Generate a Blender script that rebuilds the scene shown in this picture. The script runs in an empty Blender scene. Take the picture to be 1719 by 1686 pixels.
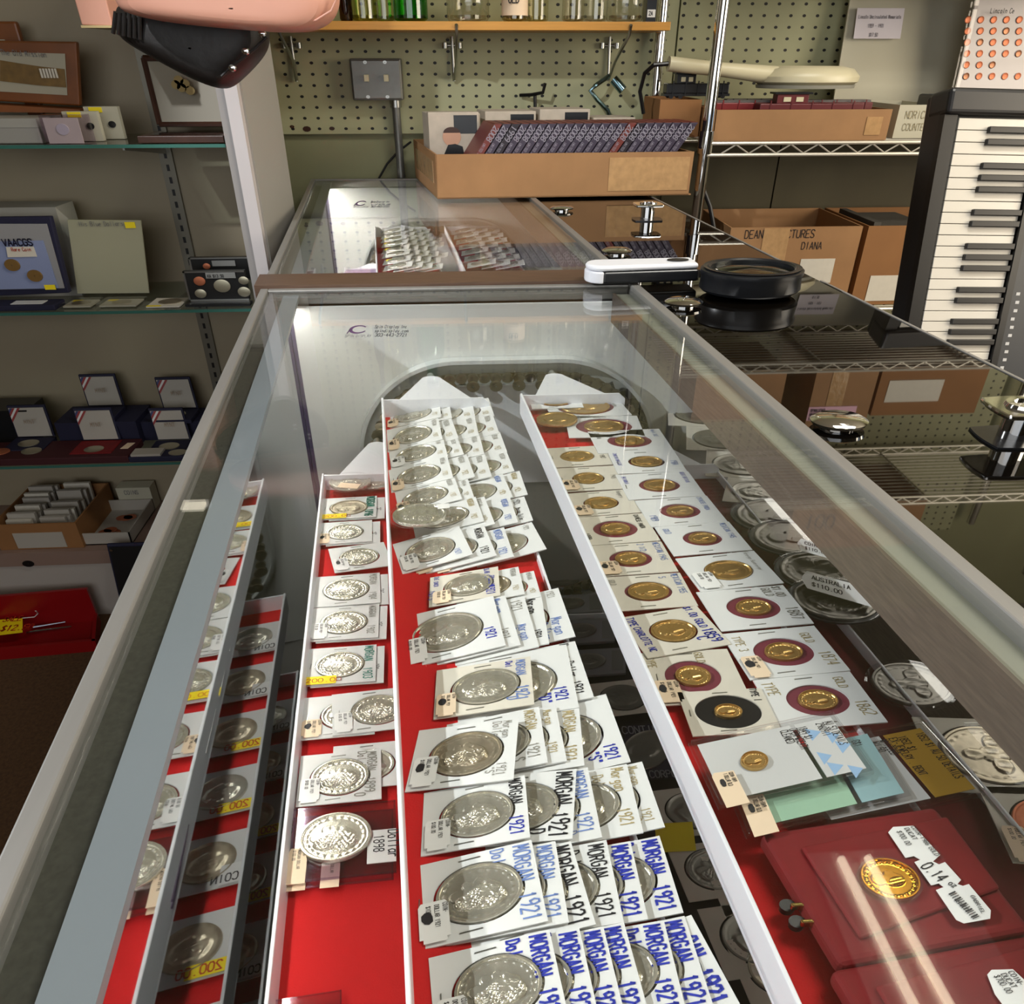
import bpy, math, random
from mathutils import Vector
R0 = random.Random(7)
C = bpy.context.scene.collection
SC = bpy.context.scene
# ------------------------------------------------------------------ camera
F, CX, CY = 1215.0, 859.5, 843.0
PITCH, YAW, CZ = math.atan(748.5/F), math.radians(3.4), 1.28
cd = bpy.data.cameras.new('camera'); cam = bpy.data.objects.new('camera', cd); C.objects.link(cam)
cam.location = (0, 0, CZ); cam.rotation_euler = (math.pi/2-PITCH, 0, -YAW)
cd.sensor_fit = 'HORIZONTAL'; cd.sensor_width = 36; cd.lens = F/1719*36; cd.clip_start = .01
SC.camera = cam
# ------------------------------------------------------------------ world, lights, exposure
w = bpy.data.worlds.new('world'); SC.world = w; w.use_nodes = True
w.node_tree.nodes['Background'].inputs[0].default_value = (.62, .78, 1, 1)
w.node_tree.nodes['Background'].inputs[1].default_value = .9
SC.view_settings.view_transform = 'Standard'; SC.view_settings.look = 'None'
SC.view_settings.exposure = 0.0; SC.view_settings.gamma = 1
SC.cycles.use_denoising = True
SC.cycles.max_bounces = 9; SC.cycles.transparent_max_bounces = 24
SC.cycles.sample_clamp_indirect = 6
SC.cycles.caustics_reflective = False; SC.cycles.caustics_refractive = False
def area(name, loc, target, sx, sy, power, color):
    l = bpy.data.lights.new(name, 'AREA'); l.shape = 'RECTANGLE'; l.size = sx; l.size_y = sy
    l.energy = power; l.color = color
    o = bpy.data.objects.new(name, l); C.objects.link(o); o.location = loc
    o.rotation_euler = (Vector(target)-Vector(loc)).to_track_quat('-Z', 'Y').to_euler()
    return o
area('window_daylight', (2.9, .3, 1.75), (0.4, 1.9, 1.0), 1.6, 1.5, 60, (1, .86, .66))
area('storefront_daylight', (-.4, -2.3, 1.7), (0, 1.5, 1.1), 3.0, 1.6, 27, (1, .95, .88))
def spot(name, loc, target, power, color, cone, radius, blend=.5):
    l = bpy.data.lights.new(name, 'SPOT'); l.energy = power; l.color = color; l.spot_size = math.radians(cone); l.spot_blend = blend; l.shadow_soft_size = radius
    o = bpy.data.objects.new(name, l); C.objects.link(o); o.location = loc; o.rotation_euler = (Vector(target)-Vector(loc)).to_track_quat('-Z', 'Y').to_euler()
spot('track_spotlight', (-1.85, .35, 2.2), (.12, .45, .88), 185, (.95, .975, 1), 44, .02)
spot('far_case_fill_spot', (-1.2, -.2, 2.5), (.0, 1.78, .95), 150, (.95, .975, 1), 25, .03)  # added fill spot with no fixture, brightens the far case
area('ceiling_fixture_light', (1.1, .6, 2.66), (1.05, .6, 0), .35, 1.1, 26, (1, .97, .9))
# ------------------------------------------------------------------ geometry of the view
fw = Vector((math.sin(YAW)*math.cos(PITCH), math.cos(YAW)*math.cos(PITCH), -math.sin(PITCH)))
rt = Vector((math.cos(YAW), -math.sin(YAW), 0)); up = rt.cross(fw)
def ray(x, y): return fw*F+rt*(x-CX)-up*(y-CY)
def P(x, y, z=.98):
    d = ray(x, y); return Vector((0, 0, CZ))+d*((z-CZ)/d.z)
def PY(x, y, Y):
    d = ray(x, y); return Vector((0, 0, CZ))+d*(Y/d.y)
K = -.1095
def S(a, y, z): return Vector((a+K*y, y, z))
# ------------------------------------------------------------------ materials
def lin(c):
    def f(v): return v/12.92 if v <= .04045 else ((v+.055)/1.055)**2.4
    return tuple(f(v/255) for v in c)+(1,)
MATS = {}
def mat(name, c, rough=.5, metal=0., noise=0., nscale=30., bump=0., bscale=200., emit=None, coat=0., c2=None, stretch=(1, 1, 1), detail=3.):
    if name in MATS: return MATS[name]
    m = bpy.data.materials.new(name); m.use_nodes = True; nt = m.node_tree; b = nt.nodes['Principled BSDF']
    col = lin(c); b.inputs['Base Color'].default_value = col
    b.inputs['Roughness'].default_value = rough; b.inputs['Metallic'].default_value = metal
    b.inputs['Coat Weight'].default_value = coat
    if noise or bump:
        tc = nt.nodes.new('ShaderNodeTexCoord'); mp = nt.nodes.new('ShaderNodeMapping')
        nt.links.new(tc.outputs['Object'], mp.inputs[0]); mp.inputs['Scale'].default_value = stretch
    if noise:
        n = nt.nodes.new('ShaderNodeTexNoise'); n.inputs['Scale'].default_value = nscale; n.inputs['Detail'].default_value = detail
        nt.links.new(mp.outputs[0], n.inputs['Vector'])
        r = nt.nodes.new('ShaderNodeValToRGB'); r.color_ramp.elements[0].position = .3; r.color_ramp.elements[1].position = .7
        k = 1-noise; d = lin(c2) if c2 else (col[0]*k, col[1]*k, col[2]*k, 1)
        r.color_ramp.elements[0].color = d; r.color_ramp.elements[1].color = col
        nt.links.new(n.outputs[0], r.inputs[0]); nt.links.new(r.outputs[0], b.inputs['Base Color'])
    if bump:
        n2 = nt.nodes.new('ShaderNodeTexNoise'); n2.inputs['Scale'].default_value = bscale; n2.inputs['Detail'].default_value = 3
        nt.links.new(mp.outputs[0], n2.inputs['Vector'])
        bp = nt.nodes.new('ShaderNodeBump'); bp.inputs['Strength'].default_value = bump; bp.inputs['Distance'].default_value = .001
        nt.links.new(n2.outputs[0], bp.inputs['Height']); nt.links.new(bp.outputs[0], b.inputs['Normal'])
    if emit:
        b.inputs['Emission Color'].default_value = col; b.inputs['Emission Strength'].default_value = emit
    MATS[name] = m; return m
def clear(name, tint=(1, 1, 1), ior=1.45, rough=0., extra=0.):
    if name in MATS: return MATS[name]
    m = bpy.data.materials.new(name); m.use_nodes = True; nt = m.node_tree; nt.nodes.clear()
    o = nt.nodes.new('ShaderNodeOutputMaterial'); mx = nt.nodes.new('ShaderNodeMixShader')
    t = nt.nodes.new('ShaderNodeBsdfTransparent'); t.inputs[0].default_value = tuple(tint)+(1,)
    g = nt.nodes.new('ShaderNodeBsdfGlossy'); g.inputs['Roughness'].default_value = rough
    lw = nt.nodes.new('ShaderNodeLayerWeight'); lw.inputs[0].default_value = .5
    pw = nt.nodes.new('ShaderNodeMath'); pw.operation = 'POWER'; pw.inputs[1].default_value = 5; nt.links.new(lw.outputs['Facing'], pw.inputs[0])
    f0 = ((ior-1)/(ior+1))**2+extra
    ml = nt.nodes.new('ShaderNodeMath'); ml.operation = 'MULTIPLY_ADD'; ml.inputs[1].default_value = 1-f0; ml.inputs[2].default_value = f0; nt.links.new(pw.outputs[0], ml.inputs[0])
    nt.links.new(ml.outputs[0], mx.inputs[0])
    nt.links.new(t.outputs[0], mx.inputs[1]); nt.links.new(g.outputs[0], mx.inputs[2]); nt.links.new(mx.outputs[0], o.inputs[0])
    MATS[name] = m; return m
def blackglass():
    m = mat('black glass', (10, 8, 6), .02); m.node_tree.nodes['Principled BSDF'].inputs['IOR'].default_value = 1.95; return m
def pegmat():
    m = mat('green pegboard', (176, 176, 138), .55, noise=.1, nscale=5); nt = m.node_tree; b = nt.nodes['Principled BSDF']
    src = b.inputs['Base Color'].links[0].from_socket
    tc = nt.nodes.new('ShaderNodeTexCoord'); mp = nt.nodes.new('ShaderNodeMapping'); nt.links.new(tc.outputs['Object'], mp.inputs[0])
    mp.inputs['Scale'].default_value = (1/.0369, 1, 1/.0264)
    fr = nt.nodes.new('ShaderNodeVectorMath'); fr.operation = 'FRACTION'; nt.links.new(mp.outputs[0], fr.inputs[0])
    sb = nt.nodes.new('ShaderNodeVectorMath'); sb.operation = 'SUBTRACT'; sb.inputs[1].default_value = (.5, 0, .5); nt.links.new(fr.outputs[0], sb.inputs[0])
    ml = nt.nodes.new('ShaderNodeVectorMath'); ml.operation = 'MULTIPLY'; ml.inputs[1].default_value = (1, 0, 1); nt.links.new(sb.outputs[0], ml.inputs[0])
    ln = nt.nodes.new('ShaderNodeVectorMath'); ln.operation = 'LENGTH'; nt.links.new(ml.outputs[0], ln.inputs[0])
    lt = nt.nodes.new('ShaderNodeMath'); lt.operation = 'LESS_THAN'; lt.inputs[1].default_value = .135; nt.links.new(ln.outputs['Value'], lt.inputs[0])
    mx = nt.nodes.new('ShaderNodeMixRGB'); nt.links.new(lt.outputs[0], mx.inputs[0]); nt.links.new(src, mx.inputs[1]); mx.inputs[2].default_value = (.004, .004, .003, 1)
    nt.links.new(mx.outputs[0], b.inputs['Base Color']); return m
M = dict(
 wall=mat('pale green painted wall', (150, 150, 114), .6, noise=.12, nscale=4),
 carpet=mat('brown carpet', (96, 68, 42), .95, noise=.4, nscale=140, bump=.6, bscale=400),
 ceil=mat('ceiling tile', (170, 165, 150), .8, noise=.08, nscale=9),
 plainwall=mat('beige wall', (138, 130, 112), .7, noise=.06, nscale=3),
 white=mat('white plastic', (236, 238, 244), .32),
 whitewall=mat('white laminate', (226, 228, 226), .4, noise=.03, nscale=3),
 alu=mat('brushed aluminium', (156, 154, 150), .42, .45, noise=.12, nscale=60, stretch=(1, .02, 1)),
 chrome=mat('chrome', (225, 225, 225), .06, 1.),
 steel=mat('zinc steel', (170, 170, 165), .28, 1.),
 chain=mat('chain steel', (150, 140, 120), .35, 1.),
 black=mat('black plastic', (16, 16, 18), .35),
 softblack=mat('soft black plastic', (26, 27, 30), .28),
 mirror=mat('mirrored pane', (214, 218, 220), .03, 1.),
 wood=mat('brown wood laminate', (98, 74, 58), .45, noise=.35, nscale=30, stretch=(1, 18, 18)),
 woodrail=mat('grey brown wood laminate', (106, 93, 82), .5, noise=.35, nscale=20, stretch=(20, .6, 20)),
 red=mat('red felt', (196, 4, 10), .85, bump=.3, bscale=900),
 velvet=mat('dark red velvet', (122, 8, 14), .8, noise=.25, nscale=40),
 card=mat('white card', (224, 225, 224), .6),
 cardold=mat('aged white card', (218, 212, 198), .65, noise=.06, nscale=60),
 silver=mat('silver coin', (228, 224, 208), .24, .75, noise=.15, nscale=160),
 silverw=mat('toned silver coin', (204, 192, 168), .32, .75, noise=.25, nscale=120),
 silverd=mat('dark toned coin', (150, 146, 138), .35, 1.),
 gold=mat('gold coin', (208, 170, 104), .3, .8, noise=.15, nscale=160),
 copper=mat('copper cent', (196, 118, 84), .5, .6),
 cream=mat('cream price tag', (238, 214, 184), .6),
 tagw=mat('white price tag', (238, 238, 236), .55),
 yellow=mat('yellow price tag', (250, 226, 20), .55),
 ink=mat('black ink', (24, 24, 30), .6), blue=mat('blue marker ink', (34, 50, 170), .6),
 lblue=mat('light blue ink', (110, 136, 196), .6), pencil=mat('pencil', (150, 148, 140), .6),
 goldink=mat('gold pen ink', (180, 164, 120), .6), green=mat('green ink', (20, 130, 110), .6), redink=mat('red ink', (190, 50, 20), .6),
 kraft=mat('brown cardboard', (164, 122, 80), .7, noise=.14, nscale=14, bump=.2, bscale=60),
 kraftd=mat('darker cardboard', (150, 104, 60), .75, noise=.15, nscale=10),
 tape=mat('packing tape', (196, 156, 110), .15, noise=.2, nscale=60, bump=.8, bscale=60),
 shelfwood=mat('orange pine board', (206, 148, 62), .4, noise=.14, nscale=20, stretch=(.6, 8, 8)),
 grey=mat('grey cast metal', (122, 122, 118), .4, .55, noise=.15, nscale=30),
 pink=mat('pink leather', (208, 152, 130), .42, noise=.06, nscale=8),
 leather=mat('dark brown leather', (20, 15, 12), .5, bump=.8, bscale=60),
 darkwood=mat('dark stained wood', (66, 36, 22), .4, noise=.3, nscale=30),
 navy=mat('navy velvet', (22, 22, 52), .7), beige=mat('off white card', (190, 186, 166), .7),
 ivory=mat('ivory plastic', (206, 198, 166), .35), key=mat('white piano key', (214, 209, 198), .25),
 glassteal=mat('glass shelf edge', (60, 110, 100), .15),
 frost=clear('frosted strip', (.5, .53, .56), 1.5, .35, .1),
 glass=clear('clear glass', (.975, .985, .98), 1.45), shelfglass=clear('shelf glass', (.86, .92, .89), 1.5),
 film=clear('clear film', (.97, .97, .975), 1.25), caps=clear('clear acrylic', (.955, .955, .96), 1.5, .03, .02),
 vinyl=clear('clear vinyl', (.86, .8, .88), 1.4, .08, .06),
)
# ------------------------------------------------------------------ mesh helper
class MB:
    def __init__(s): s.v = []; s.f = []
    def add(s, vs, fs):
        n = len(s.v); s.v += [tuple(x) for x in vs]; s.f += [tuple(i+n for i in f) for f in fs]; return s
    def obox(s, o, u, v, w):
        o, u, v, w = map(Vector, (o, u, v, w))
        p = [o, o+u, o+u+v, o+v]; p += [q+w for q in p]
        if u.cross(v).dot(w) < 0: fs = [(0, 1, 2, 3), (7, 6, 5, 4), (4, 5, 1, 0), (5, 6, 2, 1), (6, 7, 3, 2), (7, 4, 0, 3)]
        else: fs = [(3, 2, 1, 0), (4, 5, 6, 7), (0, 1, 5, 4), (1, 2, 6, 5), (2, 3, 7, 6), (3, 0, 4, 7)]
        return s.add(p, fs)
    def box(s, x0, x1, y0, y1, z0, z1): return s.obox((x0, y0, z0), (x1-x0, 0, 0), (0, y1-y0, 0), (0, 0, z1-z0))
    def sbox(s, a0, a1, y0, y1, z0, z1): return s.obox(S(a0, y0, z0), (a1-a0, 0, 0), (K*(y1-y0), y1-y0, 0), (0, 0, z1-z0))
    def prism(s, pts, w):
        w = Vector(w); p = [Vector(q) for q in pts]; n = len(p)
        nv = sum(((p[i]-p[0]).cross(p[(i+1) % n]-p[0]) for i in range(n)), Vector())
        if nv.dot(w) < 0: p.reverse()
        return s.add(p+[q+w for q in p], [tuple(range(n-1, -1, -1)), tuple(range(n, 2*n))]+[(i, (i+1) % n, (i+1) % n+n, i+n) for i in range(n)])
    def tube(s, p0, p1, r, n=10, r2=None):
        p0, p1 = Vector(p0), Vector(p1); d = (p1-p0).normalized(); a = d.orthogonal().normalized(); b = d.cross(a)
        r2 = r if r2 is None else r2
        c = [(math.cos(t*2*math.pi/n), math.sin(t*2*math.pi/n)) for t in range(n)]
        vs = [p0+(a*x+b*y)*r for x, y in c]+[p1+(a*x+b*y)*r2 for x, y in c]
        return s.add(vs, [tuple(range(n-1, -1, -1)), tuple(range(n, 2*n))]+[(i, (i+1) % n, (i+1) % n+n, i+n) for i in range(n)])
    def poly(s, pts, r, n=8):
        pts = [Vector(p) for p in pts]; rings = []; a = None
        for i, p in enumerate(pts):
            d = (pts[min(i+1, len(pts)-1)]-pts[max(i-1, 0)]).normalized()
            a = d.orthogonal().normalized() if a is None else (a-d*a.dot(d)).normalized()
            b = d.cross(a); rings.append([p+(a*math.cos(t*2*math.pi/n)+b*math.sin(t*2*math.pi/n))*r for t in range(n)])
        vs = [q for rg in rings for q in rg]; fs = [tuple(range(n-1, -1, -1)), tuple((len(pts)-1)*n+i for i in range(n))]
        for k in range(len(pts)-1): fs += [(k*n+i, k*n+(i+1) % n, (k+1)*n+(i+1) % n, (k+1)*n+i) for i in range(n)]
        return s.add(vs, fs)
    def lathe(s, prof, c, n=32, sx=1.36, sy=1., axis='z', cap=True):
        c = Vector(c); vs = []
        for r, h in prof:
            for t in range(n):
                x, y = math.cos(t*2*math.pi/n)*r*sx, math.sin(t*2*math.pi/n)*r*sy
                vs.append(c+(Vector((x, y, h)) if axis == 'z' else Vector((x, -h, y))))
        fs = []
        for k in range(len(prof)-1): fs += [(k*n+i, k*n+(i+1) % n, (k+1)*n+(i+1) % n, (k+1)*n+i) for i in range(n)]
        if cap: fs += [tuple(range(n-1, -1, -1)), tuple((len(prof)-1)*n+i for i in range(n))]
        return s.add(vs, fs)
    def build(s, name, m, parent=None, smooth=False, bevel=0, segs=2):
        if not s.v: return None
        xs = [v[0] for v in s.v]; ys = [v[1] for v in s.v]; zs = [v[2] for v in s.v]
        o = Vector(((min(xs)+max(xs))/2, (min(ys)+max(ys))/2, min(zs)))
        me = bpy.data.meshes.new(name); me.from_pydata([tuple(Vector(v)-o) for v in s.v], [], s.f)
        if smooth:
            me.polygons.foreach_set('use_smooth', [True]*len(me.polygons))
        me.update(); me.materials.append(M[m] if isinstance(m, str) else m)
        if smooth == 'auto' or smooth is True:
            try: me.set_sharp_from_angle(angle=math.radians(42))
            except Exception: pass
        ob = bpy.data.objects.new(name, me); C.objects.link(ob)
        if parent is not None:
            ob.parent = parent; pw = parent['_w'] if '_w' in parent else (0, 0, 0)
            ob.location = o-Vector(pw)
        else: ob.location = o
        ob['_w'] = tuple(o)
        if bevel:
            b = ob.modifiers.new('bevel', 'BEVEL'); b.width = bevel; b.segments = segs; b.limit_method = 'ANGLE'
        return ob
def thing(name, label, cat, loc, group=None):
    o = bpy.data.objects.new(name, None); C.objects.link(o); o.location = loc; o['_w'] = tuple(Vector(loc)); o.empty_display_size = .02
    o['label'] = label; o['category'] = cat
    if group: o['group'] = group
    return o
def tag(o, label, cat, group=None):
    o['label'] = label; o['category'] = cat
    if group: o['group'] = group
    return o
def struct(o): o['kind'] = 'structure'; return o
# ------------------------------------------------------------------ stroke lettering
G = {'A':'0,0 2,6 4,0|1,2 3,2','B':'0,0 0,6 3,6 3.6,4.6 3,3.2 0,3.2|3,3.2 4,1.6 3,0 0,0','C':'4,5 3,6 1,6 0,4.5 0,1.5 1,0 3,0 4,1','D':'0,0 0,6 2.5,6 4,4.4 4,1.6 2.5,0 0,0',
'E':'4,6 0,6 0,0 4,0|0,3 3,3','F':'4,6 0,6 0,0|0,3 3,3','G':'4,5 3,6 1,6 0,4.5 0,1.5 1,0 3,0 4,1 4,3 2.4,3','H':'0,0 0,6|4,0 4,6|0,3 4,3','I':'2,0 2,6','J':'3.5,6 3.5,1.2 2.5,0 1,0 0,1.2',
'K':'0,0 0,6|4,6 0,2.6|1.4,3.6 4,0','L':'0,6 0,0 4,0','M':'0,0 .4,6 2,2 3.6,6 4,0','N':'0,0 0,6 4,0 4,6','O':'1,0 0,1.5 0,4.5 1,6 3,6 4,4.5 4,1.5 3,0 1,0','P':'0,0 0,6 3,6 4,4.6 3,3 0,3',
'Q':'1,0 0,1.5 0,4.5 1,6 3,6 4,4.5 4,1.5 3,0 1,0|2.4,1.6 4.2,-.4','R':'0,0 0,6 3,6 4,4.6 3,3 0,3|2,3 4,0','S':'4,5 3,6 1,6 0,4.8 .8,3.4 3.2,2.6 4,1.2 3,0 1,0 0,1','T':'0,6 4,6|2,6 2,0',
'U':'0,6 0,1.5 1,0 3,0 4,1.5 4,6','V':'0,6 2,0 4,6','W':'0,6 1,0 2,4 3,0 4,6','X':'0,0 4,6|0,6 4,0','Y':'0,6 2,3 4,6|2,3 2,0','Z':'0,6 4,6 0,0 4,0',
'0':'1,0 0,1.5 0,4.5 1,6 3,6 4,4.5 4,1.5 3,0 1,0','1':'1.2,4.8 2,6 2,0','2':'0,5 1,6 3,6 4,4.6 0,0 4,0','3':'0,5.4 1,6 3,6 4,4.6 2.6,3.2 4,1.6 3,0 1,0 0,.8','4':'3,0 3,6 0,2 4,2',
'5':'4,6 .4,6 0,3.4 3,3.6 4,1.8 3,0 .6,0 0,.8','6':'3.6,6 1.2,4.6 0,2 1,0 3,0 4,1.6 3,3.2 .6,2.8','7':'0,6 4,6 1.4,0','8':'1,3.2 .2,4.6 1,6 3,6 3.8,4.6 3,3.2 1,3.2 0,1.6 1,0 3,0 4,1.6 3,3.2','9':'4,3.6 1,3 0,4.6 1,6 3,6 4,4.4 3.6,1.6 2.4,0',
'$':'4,5 3,5.6 1,5.6 0,4.6 4,1.4 3,.4 1,.4 0,1|2,-.4 2,6.4','.':'1.8,0 2.2,.3','-':'.8,3 3.2,3','"':'1.2,6 1.2,4.6|2.8,6 2.8,4.6','/':'0,0 4,6','!':'2,2 2,6|2,0 2,.4','&':'4,0 .6,4.6 1.8,6 3,5 .2,1.6 1.4,0 4,2.4',',':'2,.4 1.6,-.8',
'a':'3.4,3.6 1,3.6 0,2 1,0 3.4,.8|3.6,3.8 3.6,0','c':'3.4,3.4 1,3.6 0,2 1,0 3.4,.4','d':'3.4,.8 1,0 0,2 1,3.6 3.4,3|3.6,6 3.6,0','e':'0,2 3.6,2.2 2.6,3.8 .8,3.4 0,1.6 1,0 3.4,.4','g':'3.4,3.6 1,3.6 .4,2.2 1,1 3.4,1.4|3.6,3.8 3.4,-1.6 .6,-1.8','h':'0,6 0,0|0,3 2,3.8 3.4,3 3.4,0',
'i':'1.8,3.6 1.8,0|1.8,5 1.9,5.3','l':'1.8,6 1.8,0','m':'0,3.8 0,0|0,3 1,3.8 2,3 2,0|2,3 3,3.8 4,3 4,0','n':'0,3.8 0,0|0,3 2,3.8 3.4,3 3.4,0','o':'1,0 0,1.8 1,3.6 3,3.6 3.8,1.8 3,0 1,0','p':'0,3.8 0,-2|0,3 1.6,3.8 3.4,2.4 2,.2 0,.6','r':'0,3.8 0,0|0,2.8 1.4,3.8 3,3.6',
's':'3.2,3.4 1,3.8 .4,2.8 3.2,1.2 2.4,0 .2,.4','t':'1.6,5.4 1.8,0 3,0|.4,3.6 3.2,3.6','u':'0,3.8 .4,.4 2,0 3.4,1|3.6,3.8 3.6,0','y':'0,3.8 1.8,.4|3.6,3.8 1,-2','b':'0,6 0,0|0,.6 2,0 3.6,1.8 2,3.6 0,3','v':'0,3.8 1.8,0 3.6,3.8','w':'0,3.8 1,0 2,3 3,0 4,3.8','k':'0,6 0,0|3,3.8 0,1.6 3.2,0','f':'3.4,5.6 2,6 1.4,4.8 1.4,0|.2,3.6 3,3.6','x':'0,0 3.4,3.8|0,3.8 3.4,0','z':'0,3.8 3.4,3.8 0,0 3.4,0','j':'2,3.8 2,-1.6 .4,-1.8','q':'3.4,3.6 1,3.6 0,2 1,0 3.4,.8|3.6,3.8 3.6,-2'}
def text(mb, s, o, ex, ey, h, wt=.11, wide=.62, jit=0.):
    """strokes of s starting at o (3-D), running along ex, letters upright along ey, cap height h (in units of ex/ey)"""
    o, ex, ey = Vector(o), Vector(ex), Vector(ey); nz = ex.cross(ey)
    if nz.length > 0: nz.normalize()
    x = 0.
    for ch in s:
        if ch == ' ': x += .55*h; continue
        g = G.get(ch) or G.get(ch.upper())
        if not g: x += .5*h; continue
        jy = R0.uniform(-jit, jit)*h; sc = h/6*(1+R0.uniform(-jit, jit))
        for st in g.split('|'):
            pts = []
            for q in st.split():
                a, b = map(float, q.split(',')); pts.append((x+a*sc*wide*1.15, b*sc+jy))
            for (ax, ay), (bx, by) in zip(pts, pts[1:]):
                dx, dy = bx-ax, by-ay; L = math.hypot(dx, dy) or 1e-6; t = wt*h/2
                nx, ny = -dy/L*t, dx/L*t; ex2, ey2 = dx/L*t*.6, dy/L*t*.6
                q = [(ax-ex2+nx, ay-ey2+ny), (ax-ex2-nx, ay-ey2-ny), (bx+ex2-nx, by+ey2-ny), (bx+ex2+nx, by+ey2+ny)]
                mb.add([o+ex*i+ey*j for i, j in q], [(0, 1, 2, 3)])
        x += (4*sc*wide*1.15)+.17*h
    return x
# ------------------------------------------------------------------ coins and card flips
def sm(t): t = max(0, min(1, t)); return t*t*(3-2*t)
def relief(x, y, kind=0):
    r = math.hypot(x, y); th = math.atan2(y, x); h = 0
    if r > .93: return .75
    if r > .88: h += .28*(.5+.5*math.cos(th*70))
    for k in range(26):
        pass
    a = (th/(2*math.pi)*24) % 1
    if .74 < r < .86: h += .22*max(0, 1-((a-.5)*2.4)**2)*max(0, 1-((r-.8)/.055)**2)
    def el(cx, cy, rx, ry, e=.16):
        d = ((x-cx)/rx)**2+((y-cy)/ry)**2; return sm((1-d)/e)
    def g(cx, cy, rx, ry): return math.exp(-(((x-cx)/rx)**2+((y-cy)/ry)**2))
    if kind == 0:
        face = max(el(.02, .1, .4, .46), el(-.22, .02, .22, .36), el(.02, -.42, .22, .28), el(-.42, .02, .09, .09), el(-.3, -.26, .16, .12))
        h2 = .55*face+.35*face*g(.05, .1, .35, .4)
        hair = max(el(.2, .12, .38, .5), el(.28, -.3, .26, .3))
        wv = .55*abs(math.sin(13*x+4*math.sin(9*y+1)+6*y))+.45*abs(math.cos(15*y-5*math.sin(9*x)))
        h2 = max(h2, hair*(.3+.75*wv)); h2 -= .3*g(-.27, .12, .06, .05)+.2*g(-.34, -.12, .07, .025)
        h += h2
    elif kind == 1:
        bd = max(el(0, .1, .3, .34), el(-.38, .16, .3, .2), el(.38, .16, .3, .2), el(0, -.34, .2, .24))
        wv = .5+.5*math.sin(20*x)*math.cos(9*y+4*x); h += bd*(.5+.5*wv)
    else:
        face = max(el(.04, .1, .34, .42), el(0, -.4, .3, .26), el(-.26, .05, .14, .2)); wv = .5+.5*math.sin(18*x+4*y)
        h += face*(.6+.25*wv*el(.2, .2, .26, .3))
    return h
RC = {}
def coin_mesh(o, u, v, r, th, lod=1, kind=0, rel=.0019):
    """coin in the plane u,v (unit vectors of its card); rotated so the head's crown points along +u"""
    key = (lod, kind)
    nr, na = {0: (4, 24), 1: (16, 48), 2: (30, 84), 3: (44, 132)}[lod]
    if key not in RC:
        L = [(0, 0, relief(0, 0, kind))]
        for i in range(1, nr+1):
            rr = i/nr
            if i == nr-1: rr = .985
            if i == nr: rr = 1.
            for j in range(na):
                t = 2*math.pi*j/na; x, y = rr*math.cos(t), rr*math.sin(t)
                L.append((x, y, (relief(x, y, kind) if lod else (.8 if rr > .9 else .4)) if i < nr else .5))
        for j in range(na): t = 2*math.pi*j/na; L.append((math.cos(t), math.sin(t), None))
        fs = [(0, 1+j, 1+(j+1) % na) for j in range(na)]
        for i in range(nr):
            a, b = 1+i*na, 1+(i+1)*na
            fs += [(a+j, b+j, b+(j+1) % na, a+(j+1) % na) for j in range(na)]
        RC[key] = (L, fs)
    L, fs = RC[key]; mb = MB(); n = Vector((0, 0, 1))
    mb.add([o+u*(Y*r)-v*(X*r)+n*((th+z*rel) if z is not None else 0) for X, Y, z in L], fs)
    return mb
ORD = ['first', 'second', 'third', 'fourth', 'fifth', 'sixth', 'seventh', 'eighth', 'ninth', 'tenth', 'eleventh', 'twelfth', 'thirteenth', 'fourteenth', 'fifteenth', 'sixteenth']
def basis(px, z, mode='R', uw=1., amin=None):
    a = P(px[0], px[1], z); b = P(px[2], px[3], z); v = a-b
    u = Vector((1.36*v.y, -v.x/1.36, 0))*uw
    if amin is not None:
        for c in (b, a):
            A0 = (c-u).x-K*(c-u).y
            if A0 < amin: u = u*max(.3, 1-(amin-A0)/u.length)
    return (b-u if mode == 'R' else b), u, v
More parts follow.
